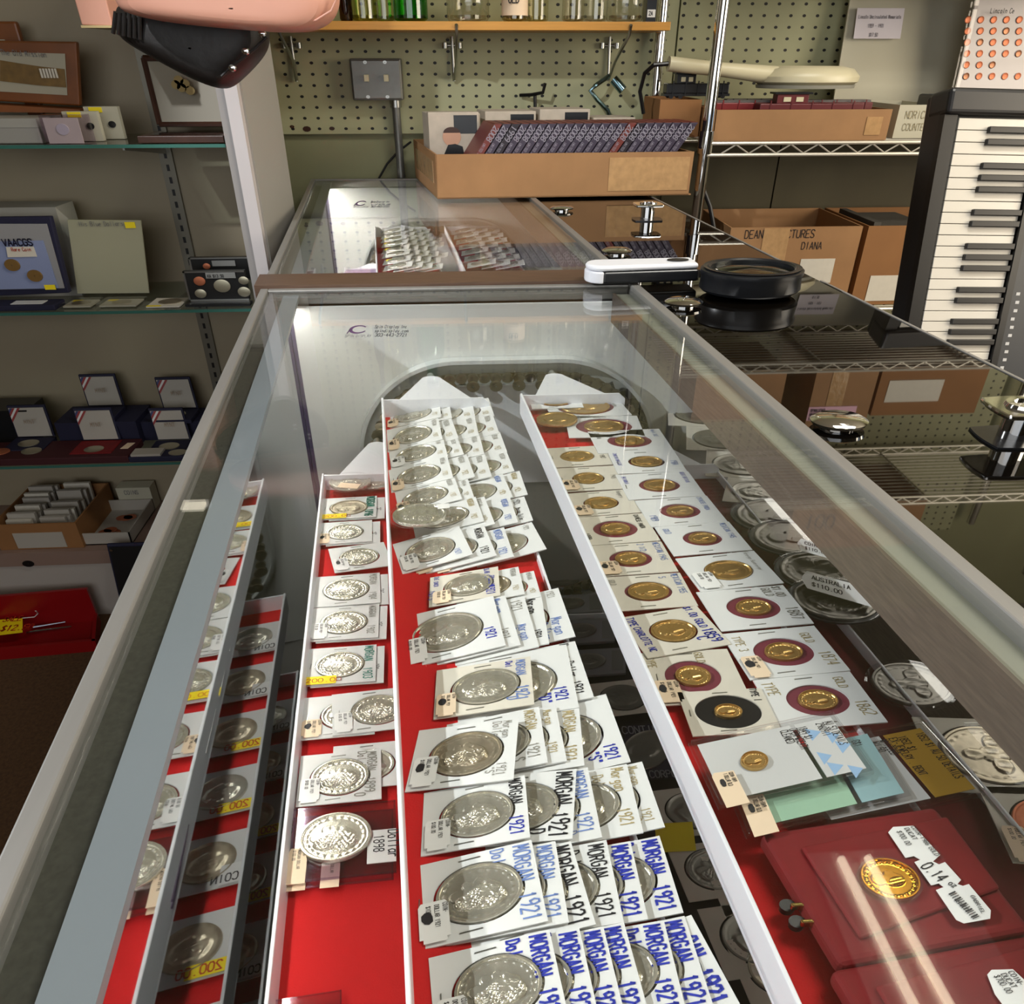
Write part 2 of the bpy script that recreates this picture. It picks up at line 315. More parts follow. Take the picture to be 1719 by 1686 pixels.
def flip(px, z, label, group, mode='R', tilt=0., coin='silver', cr=.34, hr=None, lod=1, kind=0, card='card', texts=(), tg=None, blot=False, off=(.5, .5), staples=True, th=.0010, film=True, name='coin_flip', zr=None, inner=None, uw=1., amin=None):
    O, u, v = basis(px, z, mode, uw, amin)
    if tilt: O = O-Vector((0, 0, u.length*tilt)); u = u+Vector((0, 0, u.length*tilt))
    n = Vector((0, 0, 1)); hr = hr or cr*1.06
    ctr = O+u*.5+v*.5
    t = thing(name, label, 'coin holder', ctr, group)
    mb = MB(); N = 40; cc = O+u*off[0]+v*off[1]; sq = []; ci = []
    for i in range(N):
        a = 2*math.pi*(i+.5)/N; c, s = math.cos(a), math.sin(a); k = .5/max(abs(c), abs(s))
        sq.append(O+u*(.5+c*k)+v*(.5+s*k)); ci.append(cc+u*(c*hr)+v*(s*hr))
    # exact corners
    for tx, ty in ((0, 0), (1, 0), (1, 1), (0, 1)):
        p = O+u*tx+v*ty; i = min(range(N), key=lambda q: (sq[q]-p).length); sq[i] = p
    vs = sq+ci+[p+n*th for p in sq]+[p+n*th for p in ci]; fs = []
    for i in range(N):
        j = (i+1) % N
        fs += [(2*N+i, 2*N+j, 3*N+j, 3*N+i)[::-1], (i, N+i, N+j, j)[::-1], (i, j, 2*N+j, 2*N+i), (N+j, N+i, 3*N+i, 3*N+j)]
    mb.add(vs, fs); mb.build('cardboard', card, t)
    coin_mesh(cc+n*(-.0002), u, v, cr, th*.9, lod, kind).build('coin', coin, t, smooth=True)
    if inner:
        q = MB(); q.add([cc+u*(math.cos(a*.2618)*hr*1.02)+v*(math.sin(a*.2618)*hr*1.02)-n*.0002 for a in range(24)], [tuple(range(24))]); q.build('backing', inner, t)
    if film:
        q = MB(); q.add([cc+u*(math.cos(a*.1963)*hr*1.01)+v*(math.sin(a*.1963)*hr*1.01)+n*(th*1.0+.0011) for a in range(32)], [tuple(range(32))]); q.build('window_film', 'film', t)
    ht = n*(th+.00025)
    if staples:
        for (sx, sy, ax, ay) in ((.5, .93, 1, .12), (.42, .08, 1, .1)) + (((.08, .5, .1, 1),) if R0.random() < .6 else ()):
            q = MB(); c = O+u*(sx+R0.uniform(-.04, .04))+v*sy+ht; d = u*(.09*ax)*(1 if ax > .5 else .5)+v*(.09*ay*(.4 if ax > .5 else .8))
            q.tube(c-d, c+d, .0004, 4); q.build('staple', 'steel', t)
    for s, tu, tv, h, cl, wt in texts:
        tu2 = tu-h*.55 if tu > .3 else tu-.04
        q = MB(); L = text(q, s, O+u*tu2+v*tv+ht*1.1, -v, u*.9, h, wt, .5, .06)
        q.build('handwriting', cl, t)
    if tg:
        q = MB(); cl, tu, tv, tw, tl = {'cream': ('cream', .02, .0, .2, .44), 'creamw': ('cream', .05, .02, .26, .40), 'white': ('tagw', .03, .03, .24, .46), 'yellow': ('yellow', .0, .0, .46, .2), 'mid': ('tagw', .2, .06, .22, .5)}[tg]
        o = O+u*tu+v*tv+n*(th+.0016 if tg != 'yellow' else th+.0012)
        a = [(0, .1), (.12, .1), (.12, 0), (.88, 0), (.88, .1), (1, .1), (1, .9), (.9, 1), (.1, 1), (0, .9)] if tg != 'yellow' else [(0, 0), (1, 0), (1, 1), (0, 1)]
        q.prism([o+u*(x*tw)+v*(y*tl) for x, y in a], n*.0002); st = q.build('price_sticker', cl, t)
        q = MB(); o2 = o+n*.0004
        if tg == 'yellow':
            text(q, '200.00', o2+u*tw*.12+v*tl*.22, u, v*.9, tl*.52, .1, .8); q.build('printing', 'redink', st)
        else:
            for i, s in enumerate(('COIN-', 'DOLLAR 1921', '$100.00')):
                text(q, s, o2+u*tw*(.82-.28*i)+v*tl*(.92 if not blot or i == 0 else .9), -v, u*.9, tw*.17, .13, .55)
            q.build('printing', 'ink', st)
        if blot:
            q = MB(); c = o2+u*tw*.3+v*tl*.62+n*.0001; k = [R0.uniform(.8, 1.2) for _ in range(9)]
            q.add([c+u*(math.cos(i*.698)*.045*k[i])+v*(math.sin(i*.698)*.07*k[i]) for i in range(9)], [tuple(range(9))]); q.build('ink_blot', 'ink', st)
    return t
def capsule(px, py, wpx, z, label, group, coin='silver', kind=0, lod=2, cr=.86, ring=None, name='coin_capsule'):
    c = P(px, py, z); e = P(px+wpx/2, py, z); rx = (e-c).length; ry = rx/1.36
    t = thing(name, label, 'coin capsule', c, group)
    u = Vector((rx, 0, 0)); v = Vector((0, ry, 0))
    q = MB(); q.lathe([(.93, 0), (1, .0006), (1, .0042), (.97, .0052), (.9, .0052), (.9, .0046), (.001, .0046)], c, 48, rx, ry, cap=False); q.build('clear_shell', 'caps', t, smooth=True)
    coin_mesh(c+Vector((0, 0, .0004)), u, v, cr, .0024, lod, kind).build('coin', coin, t, smooth=True)
    if ring: MB().lathe([(cr, .0003), (.97, .0003), (.97, .0022), (cr, .0022)], c, 40, rx, ry, cap=False).build('gasket', ring, t)
    return t
# ------------------------------------------------------------------ room shell
struct(MB().box(-3.2, 3.4, -2.8, 2.5, -.05, 0).build('floor', 'carpet'))
struct(MB().box(-3.2, 3.4, -2.8, 2.5, 2.72, 2.8).build('ceiling', 'ceil'))
struct(MB().box(-3.2, 3.4, 2.33, 2.45, 0, 2.72).build('wall_back', 'wall'))
struct(MB().box(-3.3, -3.2, -2.8, 2.5, 0, 2.72).build('wall_left', 'plainwall'))
mb = MB(); mb.box(3.3, 3.4, -2.8, -.6, 0, 2.72).box(3.3, 3.4, 1.3, 2.5, 0, 2.72).box(3.3, 3.4, -.6, 1.3, 0, .9).box(3.3, 3.4, -.6, 1.3, 2.5, 2.72)
struct(mb.build('wall_right', 'plainwall'))
mb = MB(); mb.box(-3.2, -2.2, -2.9, -2.8, 0, 2.72).box(1.4, 3.4, -2.9, -2.8, 0, 2.72).box(-2.2, 1.4, -2.9, -2.8, 0, .8).box(-2.2, 1.4, -2.9, -2.8, 2.5, 2.72)
struct(mb.build('wall_front', 'plainwall'))
for n_, (a_, b_, c_, d_) in (('window_1', (-2.2, 1.4, -2.87, -2.83)),):
    struct(MB().box(a_, b_, c_, d_, .8, 2.5).build(n_, 'glass'))
    f = MB()
    for x in (-2.2, -1.0, .2, 1.36): f.box(x, x+.04, -2.88, -2.82, .8, 2.5)
    struct(f.build('trim_1', 'alu'))
struct(MB().box(3.33, 3.36, -.6, 1.3, .9, 2.5).build('window_2', 'glass'))
_q = PY(325, 843, 2.30); t = thing('wall_lamp', 'small bright lamp high on the wall, mirrored in the front edge glass', 'lamp', (_q.x, 2.32, 1.96-_q.z))
MB().box(_q.x-.04, _q.x+.04, 2.27, 2.31, 1.945-_q.z, 1.975-_q.z).build('lamp_face', mat('lit lamp face', (255, 244, 220), .5, emit=5), t); MB().box(_q.x-.05, _q.x+.05, 2.31, 2.33, 1.93-_q.z, 1.99-_q.z).build('lamp_mount', 'white', t)
# pegboard panels on the wall
p1 = MB().box(-.62, .585, 2.312, 2.326, 1.093, 2.3).build('pegboard', pegmat()); tag(p1, 'pale green pegboard panel behind the bottle shelf, lower edge above the glass case', 'pegboard')
p2 = MB().box(.59, 1.9, 2.312, 2.326, 1.07, 2.3).build('pegboard', pegmat()); tag(p2, 'pale green pegboard panel behind the wire rack, reaching lower down', 'pegboard')
p3 = MB().box(.59, 1.9, 2.312, 2.326, .25, .86).build('pegboard', pegmat()); tag(p3, 'low pegboard panel behind the bottom shelf boxes of the rack', 'pegboard')
dkp = MB().box(.59, .93, 2.316, 2.326, .862, 1.068).box(.934, 1.9, 2.314, 2.326, .862, 1.068).build('shade_strip', mat('olive painted shade', (84, 76, 50), .6, noise=.2, nscale=6)); tag(dkp, 'olive painted shade strip between the pegboards behind the rack', 'board')  # dark olive colour stands in for shade below the rack shelf
mb = MB()
for x, y, rr in ((-.588, 1.108, .006), (-.545, 1.11, .009), (-.44, 1.106, .009), (-.48, 1.112, .005), (-.37, 1.107, .006)): mb.lathe([(.001, 0), (rr, 0)], (x, 2.311, y), 9, 1.3, .8, axis='y', cap=False)
mb.build('paint_chip', 'darkwood', p1)
# ceiling fluorescent fixture, mirrored in the glass top
t = thing('ceiling_light', 'twin tube fluorescent ceiling fixture seen reflected in the glass top', 'ceiling light', (1.1, .5, 2.6))
A_ = [P(1412, 1440, -.74), P(1535, 1686, -.74), P(1457, 1438, -.74), P(1595, 1686, -.74)]
for i in (0, 2):
    p0 = A_[i]; d = (A_[i+1]-p0).normalized(); p1_ = p0+d*1.1
    MB().tube((p0.x, p0.y, 2.70), (p1_.x, p1_.y, 2.70), .0115, 12).build('fluorescent_tube', mat('lit tube', (255, 240, 210), .5, emit=11), t, smooth=True)
MB().box(.96, 1.36, .1, 1.24, 2.712, 2.72).build('housing', 'white', t)
# ------------------------------------------------------------------ wall shelf, bottles, switch, hooks
sh = MB().box(-.62, .515, 2.1, 2.31, 1.334, 1.352).build('wall_shelf', 'shelfwood', bevel=.001); tag(sh, 'long orange pine shelf board on metal brackets against the pegboard', 'shelf')
for bx, lb in ((492, 'left bracket'), (760, 'middle bracket'), (1022, 'right bracket')):
    x = PY(bx, 100, 2.3).x; t = thing('shelf_bracket', 'zinc pegboard bracket under the %s end of the bottle shelf' % {'left bracket': 'left', 'middle bracket': 'middle', 'right bracket': 'right'}[lb] if lb != 'middle bracket' else 'zinc pegboard bracket under the middle of the bottle shelf', 'bracket', (x, 2.3, 1.2))
    MB().tube((x, 2.305, 1.325), (x+.002, 2.3, 1.222), .0045).build('upright', 'steel', t, True)
    MB().poly([(x+.002, 2.3, 1.224), (x+.01, 2.25, 1.27), (x+.014, 2.11, 1.325), (x+.014, 2.095, 1.345)], .004).build('arm', 'steel', t, True)
    mb = MB().tube((x-.025, 2.306, 1.305), (x+.025, 2.306, 1.305), .0035)
    mb.tube((x-.02, 2.302, 1.311), (x-.02, 2.302, 1.298), .007).tube((x+.02, 2.302, 1.311), (x+.02, 2.302, 1.298), .007).build('peg_clip', 'steel', t, True)
bot = [(582, .016, 'dark brown glass bottle at the left end of the pine shelf', (.22, .08, .03), 'b'), (612, .034, 'clear glass bottle with yellowish tint, left of the green bottle', (.82, .8, .5), 'b'),
 (645, .028, 'narrow pale clear bottle touching the green bottle', (.8, .8, .62), 'b'), (690, .042, 'bright green glass bottle on the pine shelf', (.08, .55, .06), 'b'), (786, .052, 'wide clear glass jar right of the green bottle', (.9, .9, .86), 'j'),
 (864, .032, 'clear bottle with a tan printed label on the pine shelf', (.86, .8, .62), 'l'), (902, .03, 'clear bottle just right of the labelled bottle', (.88, .86, .7), 'b'), (962, .028, 'slim clear bottle left of the last three jars', (.84, .82, .74), 'b'),
 (1000, .028, 'slim clear bottle with thick base near the right end of the shelf', (.88, .88, .84), 'b'), (1048, .046, 'wide pale glass jar near the right end of the shelf', (.84, .84, .8), 'j')]
for i, (px, r, lb, tint, ty) in enumerate(bot):
    x = PY(px, 32, 2.15).x; y = 2.15+(.03 if i in (2, 6) else 0)
    t = thing('glass_jar' if ty == 'j' else 'glass_bottle', lb, 'jar' if ty == 'j' else 'bottle', (x, y, 1.352), 'old glass bottles on the pine shelf')
    pr = [(r*.8, 0), (r, .006), (r, .09), (r*.9, .11), (r*.4, .14), (r*.38, .19), (r*.44, .192), (r*.44, .2)] if ty != 'j' else [(r*.9, 0), (r, .008), (r, .085), (r*.85, .1), (r*.85, .12)]
    MB().lathe(pr, (x, y, 1.3525), 28, 1, 1).build('body', clear('bottle glass %d' % i, tint, 1.6, .02, .05), t, True)
    MB().lathe([(r*.5, 0), (r*.85, .004), (r*.85, .012), (r*.5, .006)], (x, y, 1.3535), 20, 1, 1).build('base', clear('bottle glass %d' % i), t, True)
    if ty == 'l':
        l = MB().lathe([(r*1.02, .012), (r*1.02, .06)], (x, y, 1.353), 28, 1, 1, cap=False).build('label', 'cream', t, True)
        q = MB(); text(q, 'OLD', (x-.017, y-r*1.05-.001, 1.39), (1, 0, 0), (0, 0, 1), .014, .16); q.build('printing', 'ink', l)
    else: MB().lathe([(r*.3, .2), (r*.46, .2), (r*.46, .215), (r*.3, .215)], (x, y, 1.3525 if ty != 'j' else 1.2725), 16, 1, 1).build('lid', 'steel', t, True)
x = PY(1090, 25, 2.15).x
t = thing('small_box', 'small dark box with white label at the right end of the pine shelf', 'box', (x, 2.15, 1.352))
MB().box(x-.012, x+.012, 2.13, 2.17, 1.3525, 1.42).build('body', 'softblack', t); MB().box(x-.010, x+.010, 2.128, 2.1295, 1.362, 1.378).build('label', 'card', t)
q = MB(); text(q, '2A', (x-.006, 2.1275, 1.366), (1, 0, 0), (0, 0, 1), .008, .2); q.build('printing', 'ink', t)
# switch box + conduit
a, b = PY(587, 98, 2.28), PY(678, 168, 2.28)
t = thing('switch_box', 'grey metal double light switch box on the pegboard', 'switch box', ((a.x+b.x)/2, 2.31, b.z))
MB().box(a.x, b.x, 2.262, 2.311, b.z, a.z).build('box', 'grey', t, bevel=.004)
MB().box(a.x+.004, b.x-.004, 2.257, 2.263, b.z+.004, a.z-.004).build('cover_plate', 'grey', t, bevel=.002)
cx = (a.x+b.x)/2; cz = (a.z+b.z)/2
for s in (-1, 1):
    MB().box(cx+s*.026-.005, cx+s*.026+.007, 2.242, 2.258, cz-.004, cz+.012).build('switch_lever', 'ivory', t, bevel=.001)
    q = MB(); q.lathe([(.001, .0), (.004, 0), (.004, -.0)], (cx+s*.026, 2.2565, cz+.04), 10, 1.3, 1, axis='y', cap=False).lathe([(.001, 0), (.004, 0)], (cx+s*.026, 2.2565, cz-.04), 10, 1.3, 1, axis='y', cap=False); q.build('screw', 'steel', t)
x = PY(664, 172, 2.29).x
t = thing('conduit', 'grey steel conduit pipe running down from the switch box', 'conduit', (x, 2.29, .7))
MB().tube((x, 2.293, b.z), (x+.003, 2.293, .3), .0115, 14).build('pipe', 'grey', t, True); MB().tube((x, 2.291, b.z-.018), (x, 2.291, b.z), .016, 14).build('coupling', 'steel', t, True)
tag(MB().poly([PY(690, 238, 2.3), PY(668, 255, 2.3), PY(650, 275, 2.29), PY(630, 310, 2.28)], .003).build('cable', 'black', smooth=True), 'thin dark cable hanging behind the conduit', 'cable')
# hooks
o = PY(897, 160, 2.3)
tag(MB().poly([o+Vector(q) for q in ((-.04, 0, 0), (-.01, -.02, .002), (.02, -.04, .008), (.025, -.045, .03))], .0045).poly([o+Vector((.0, -.02, 0)), o+Vector((.002, -.02, -.05))], .005).build('peg_hook', 'black', smooth=True), 'small black hook stuck in the pegboard behind the cardboard box', 'hook')
o = PY(990, 150, 2.28)
t = thing('spring_clamp', 'bluish steel spring clamp hanging on the pegboard by the right bracket', 'clamp', o)
blu = mat('blued steel', (120, 150, 160), .2, 1.)
MB().poly([PY(1022, 128, 2.28), PY(1002, 142, 2.25), PY(991, 152, 2.25), PY(1003, 168, 2.25), PY(1020, 185, 2.25), PY(1025, 200, 2.25)], .006).build('jaw', blu, t, True)
MB().tube(PY(1030, 133, 2.25), PY(1046, 152, 2.24), .012, 14).build('coil', blu, t, True)
# ------------------------------------------------------------------ display cases
def case(y0, y1, name, label, TUBE=30):
    """glass-topped case between y0 (near) and y1 (far) in sheared plan; top of glass at z=.98"""
    t = thing(name, label, 'display case', S(.24, (y0+y1)/2, 0))
    T = .98
    MB().sbox(-.176, .366, y0+.012, y1-.012, T-.004, T).build('glass_top', 'glass', t)
    f = MB().sbox(-.191, -.179, y0, y1, T-.02, T+.002).sbox(-.179, .366, y1-.012, y1, T-.02, T+.002).sbox(.366, .380, y0, y1, T-.012, T+.004)
    f.build('metal_frame', 'alu', t, bevel=.0015)
    MB().sbox(.3805, .672, y0-(.069 if y0 > 1 else 0), y1, T-.010, T).build('black_glass_top', blackglass(), t)
    MB().sbox(.672, .676, y0, y1, T-.02, T+.001).build('edge_strip', 'alu', t)
    MB().sbox(-.191, -.180, y0, y1, .06, T-.02).build('front_panel', 'wood', t)
    MB().sbox(-.179, -.155, y0+.01, y1-.012, T-.022, T-.014).build('front_ledge', mat('dark grey speckled ledge', (92, 92, 84), .6, noise=.3, nscale=300), t)
    MB().sbox(-.157, -.134, y0+.01, y1-.012, T-.0115, T-.006).build('light_cover', mat('frosted cover', (134, 141, 147), .3, noise=.08, nscale=5), t)
    MB().sbox(-.1565, -.1375, y0+.01, y1-.012, T-.0135, T-.0115).sbox(-.1390, -.1380, y0+.01, y1-.012, T-.0215, T-.0135).build('light_housing', mat('grey light housing', (120, 128, 136), .35), t)
    MB().tube(S(-.1465, y0+.03, T-.0195), S(-.1465, y1-.03, T-.0195), .0045, 10).build('light_tube', mat('case light tube %d' % TUBE, (255, 250, 240), .5, emit=TUBE), t, True)
    MB().tube(S(.60, y0+.03, .90), S(.60, y1-.03, .90), .006, 10).build('light_tube', mat('added rear fill tube', (255, 250, 240), .5, emit=9), t, True)  # added tube hidden under the black top, fills the lower trays
    MB().sbox(-.1535, -.152, y0+.01, y1-.027, .33, T-.0165).build('front_pane', 'mirror', t)
    MB().sbox(-.152, .66, y1-.027, y1-.02, .32, T-.02).build('end_wall', 'whitewall', t)
    MB().sbox(-.1515, -.1465, y1-.032, y1-.0275, .34, T-.03).build('corner_seam', mat('purple seam', (86, 78, 104), .5), t)
    MB().sbox(.6575, .672, y0, y1, .06, T-.012).build('rear_panel', 'woodrail', t)
    MB().sbox(.337, .3405, y0+.01, y1-.028, .93, T-.006).build('inner_rail', 'woodrail', t)
    MB().sbox(.3405, .366, y0+.01, y1-.02, T-.016, T-.010).build('inner_ledge', mat('grey green ledge', (150, 150, 136), .45), t)
    MB().sbox(-.179, .657, y0, y1-.02, .30, .318).build('case_floor', mat('grey case floor', (110, 108, 104), .6), t)
    MB().sbox(-.18, .66, y0, y0+.008, .06, T-.02).build('near_wall', 'whitewall', t)
    # guide track, chain, sprockets on the end wall
    ye = y1-.032; ca, hw, zt, zb, r = .175, .245, .878, .40, .165
    def loop(off, n=120):
        pts = []; L = [(ca+hw-r, zt-r, 0), (ca-hw+r, zt-r, 90), (ca-hw+r, zb+r, 180), (ca+hw-r, zb+r, 270)]
        for (a, z, s) in L:
            for i in range(25): th = math.radians(s+90*i/24); pts.append((a+math.cos(th)*(r-off), z+math.sin(th)*(r-off)))
        out = []; 
        per = [math.dist(pts[i], pts[(i+1) % len(pts)]) for i in range(len(pts))]; tot = sum(per); d = 0; i = 0; acc = 0
        for k in range(n):
            g = tot*k/n
            while acc+per[i] < g: acc += per[i]; i += 1
            f_ = (g-acc)/per[i]; p, q = pts[i], pts[(i+1) % len(pts)]; out.append((p[0]+(q[0]-p[0])*f_, p[1]+(q[1]-p[1])*f_))
        return out
    o_, i_ = loop(0), loop(.006)
    mb = MB(); n = len(o_)
    vs = [S(a, ye+.004, z) for a, z in o_]+[S(a, ye-.014, z) for a, z in o_]+[S(a, ye-.014, z) for a, z in i_]+[S(a, ye+.004, z) for a, z in i_]
    mb.add(vs, [(k*n+i, k*n+(i+1) % n, ((k+1) % 4)*n+(i+1) % n, ((k+1) % 4)*n+i) for k in range(4) for i in range(n)])
    mb.build('guide_ring', mat('grey guide', (206, 210, 210), .3), t, True)
    mb = MB(); q = loop(.003); mb.add([S(a, ye+.001, z) for a, z in q], [tuple(range(len(q)))]); mb.build('track_plate', mat('light grey plate', (176, 178, 176), .3), t)
    q = loop(.024, 84); lk = MB(); rl = MB()
    for i, (a, z) in enumerate(q):
        b_ = q[(i+1) % len(q)]; p0, p1 = S(a, ye-.018-(.003 if i % 2 else 0), z), S(b_[0], ye-.018-(.003 if i % 2 else 0), b_[1]); d = (p1-p0); nn = Vector((-d.z, 0, d.x)).normalized()
        lk.obox(p0-nn*.0045-d*.15, d*1.3, nn*.009, (0, .0025, 0))
        rl.lathe([(.001, .012), (.0075, .012), (.0075, .004), (.001, .004)], S(a, ye-.018, z), 10, 1.2, 1, axis='y', cap=False)
        if i % 2 == 0:
            zz = z-.012; rl.lathe([(.001, .014), (.0085, .014), (.0085, .009), (.003, .009), (.003, .0145), (.001, .0145)], S(a, ye-.018, zz), 12, 1.2, 1, axis='y', cap=False)
    lk.build('chain_links', 'chain', t); rl.build('chain_rollers', 'chain', t, True)
    for (a, z) in ((.09, .745), (.30, .745)):
        pts = []
        for i in range(48):
            rr = .098 if i % 2 else .086; th = 2*math.pi*i/48; pts.append(S(a+math.cos(th)*rr*1.15, ye-.012, z+math.sin(th)*rr))
        MB().prism(pts, (0, .006, 0)).build('sprocket', 'softblack', t)
    MB().sbox(.03, .33, ye-.018, ye-.013, .66, .838).build('motor_plate', 'white', t)
    return t
CL1 = case(-.42, 1.117, 'display_case', 'near glass topped display case with light strip, full of coin trays', 42)
CL2 = case(1.188, 2.272, 'display_case', 'far glass topped display case under the cardboard box of proof sets', 240)
MB().sbox(-.2, .379, 1.1185, 1.1865, .9, .986).build('wood_end_cap', 'wood', CL2)
# end-cap needs world parent offset; sticker prints on the glass
def fit(q, st, o, ex, ey, wt=.15, wide=.62):
    L = text(MB(), st, (0, 0, 0), (1, 0, 0), (0, 1, 0), 1, wt, wide); text(q, st, o, Vector(ex)/L, ey, 1, wt, wide)
def decal(x, y, k, t, z=.9803):
    gi = mat('dark grey ink', (70, 70, 76), .6); q = MB()
    for i, (st, w_) in enumerate((('Spin Display Inc.', 58), ('spindisplay.com', 57), ('303-443-2721', 55))):
        o = P(x, y+7*k*i, z); fit(q, st, o, P(x+w_*k, y+7*k*i, z)-o, Vector((0, (P(x, y+7*k*i-5*k, z)-o).y, 0)), .16, .66)
    q.build('sticker_lettering', gi, t)
    q = MB(); o = P(x-50*k, y+15*k, z); fit(q, 'SPIN DISPLAY', o, P(x-6*k, y+15*k, z)-o, Vector((0, (P(x, y+11*k, z)-P(x, y+15*k, z)).y, 0)), .12, .7); q.build('sticker_printing', mat('grey ink', (130, 130, 130), .6), t)
    q = MB(); c = P(x-27*k, y+2*k, z); rx = (P(x-14*k, y+2*k, z)-c).length; ry = (P(x-27*k, y-4*k, z)-c).y
    for i in range(21):
        a0, a1 = .6+i*.25, .6+(i+1)*.25; w0 = .10+.12*math.sin(a0*.5)**2
        q.add([c+Vector((math.cos(a)*rx*r, math.sin(a)*ry*r, 0)) for a, r in ((a0, 1-w0), (a1, 1-w0), (a1, 1+w0), (a0, 1+w0))], [(0, 1, 2, 3)])
    q.add([c+Vector((-rx*1.35, -ry*1.1, 0)), c+Vector((-rx*1.2, -ry*1.1, 0)), c+Vector((-rx*1.0, ry*.3, 0)), c+Vector((-rx*1.15, ry*.2, 0))], [(0, 1, 2, 3)])
    q.build('sticker_emblem', mat('purple ink', (90, 60, 100), .6), t)
decal(629, 551, 1, CL1); decal(622, 340, .58, CL2)
# knobs and locks on the black tops
def disc_knob(px, py, t): MB().lathe([(.012, 0), (.012, .003), (.019, .004), (.020, .007), (.016, .010), (.001, .0115)], P(px, py), 36).build('round_knob', 'chrome', t, True)
def lock(px, py, t):
    c = P(px, py); o = MB().lathe([(.001, 0), (.011, 0), (.011, .028), (.001, .028)], c, 32).build('lock_post', 'chrome', t, True)
    q = []
    for i in range(32):
        a = 2*math.pi*i/32; k = 1/max(abs(math.cos(a)), abs(math.sin(a)))**.7; q.append(c+Vector((math.cos(a)*k*.0235*1.36, math.sin(a)*k*.0235, .028)))
    MB().prism(q, (0, 0, .005)).build('lock_plate', 'chrome', t, bevel=.002)
    MB().lathe([(.001, 0), (.014, 0), (.013, .003), (.008, .0032), (.008, .001), (.001, .001)], c+Vector((0, 0, .033)), 28).build('lock_cylinder', 'chrome', t, True)
    q = [p+Vector((0, 0, -.0278)) for p in q]; MB().prism(q, (0, 0, .002)).build('lock_base', 'softblack', t)
disc_knob(1147, 514, CL1); disc_knob(1406, 716, CL1); lock(1700, 736, CL1)
disc_knob(1035, 427, CL2); disc_knob(943, 354, CL2); lock(1086, 369, CL2)
# ------------------------------------------------------------------ trays
def tray(a0, a1, y0, y1, zr, label, zl=None, zlo=None, liner='red', bracket=True, name='coin_tray', yc=None):
    zl = zl or zr-.030; zlo = zlo or zl+.010
    t = thing(name, label, 'tray', S((a0+a1)/2, (y0+y1)/2, zl-.004), 'white carousel trays')
    e = .0028; m = MB().sbox(a0, a1, y0, y1, zl-.004, zl-.001).sbox(a0, a0+e, y0, y1, zl-.001, zr).sbox(a1-e, a1, y0, y1, zl-.001, zlo)
    m.build('tray_body', 'white', t, bevel=.0008)
    w_ = MB().prism([S(a0, y1, zl-.004), S(a1, y1, zl-.004), S(a1, y1, zr-.012), S(a1-e*3, y1, zr-.004), S(a0, y1, zr-.004)], (0, .0025, 0)); w_.build('end_panel', 'white', t)
    MB().sbox(a0+e, a1-e, y0, y1, zl-.001, zl+.001).build('felt_liner', liner, t)
    if bracket and yc:
        am = (a0+a1)/2; h = -.020; pz = zr-.004; pts = []
        for i in range(9): th = math.radians(20+140*i/8); pts.append(S(am+.002+math.cos(th)*.0105*1.3, yc, pz+h+math.sin(th)*.009-.004))
        ht_ = .0; pts = [S(a1-.02, y1+.003, pz-.004)]+[S(am+.002+math.cos(math.radians(10+160*i/10))*.015, yc-.012+math.sin(math.radians(10+160*i/10))*.012, pz+h) for i in range(11)]+[S(a0+.02, y1+.003, pz-.004)]
        MB().prism(pts, (0, 0, -.003)).build('hanger_bracket', 'white', t)
        MB().tube(S(am+.002, yc+.014, pz+h-.006), S(am+.002, yc-.008, pz+h-.006), .006, 12).build('chain_pin', 'steel', t, True)
    return t
YN, YF, YC = -.36, .902, 1.035
tray(-.022, .122, YN, YF, .893, 'middle white tray packed with overlapping silver dollar flips', zlo=.8715, yc=YC)
tray(.164, .308, YN, YF+.004, .893, 'right white tray holding two columns of gold coin flips and red boxes', zl=.866, zlo=.8705, yc=YC)
tray(-.1135, .032, YN, .885, .79, 'left lower white tray with silver dollar flips and bare red felt', zl=.762, zlo=.775, yc=YC-.01)
tray(.300, .446, YN, .885, .79, 'dim tray right of the gold coin tray holding big medals', zl=.762, zlo=.775, yc=YC-.01, liner='velvet')  # darker liner puts the shade over this tray into its colour
for z_, lb in ((.655, 'second white tray down on the left, seen mirrored in the front pane'), (.53, 'lowest white tray on the left, seen mirrored in the front pane')):
    tray(-.128, .016, YN, .80 if z_ > .6 else .78, z_, lb, zl=z_-.028, zlo=z_-.015, bracket=False)
tray(.055, .199, YN, .98, .44, 'bottom tray with slabbed coins seen dark between the upper trays', zl=.412, zlo=.425, bracket=False, liner='black')
tray(.212, .356, YN, .98, .44, 'bottom tray with medals and paper flips seen in the dark gap', zl=.412, zlo=.425, bracket=False, liner='black')
DY = 1.155
tray(-.022, .122, 1.2, YF+DY, .893, 'middle white tray in the far case, full of yellow tagged flips', zlo=.8715, yc=YC+DY)
tray(.164, .308, 1.2, YF+DY, .893, 'right white tray in the far case, dim flips under box reflection', zl=.866, zlo=.8705, yc=YC+DY)
tray(-.1135, .032, 1.2, .885+DY, .79, 'left lower white tray in the far case with plastic sleeves', zl=.762, zlo=.775, yc=YC+DY-.01)
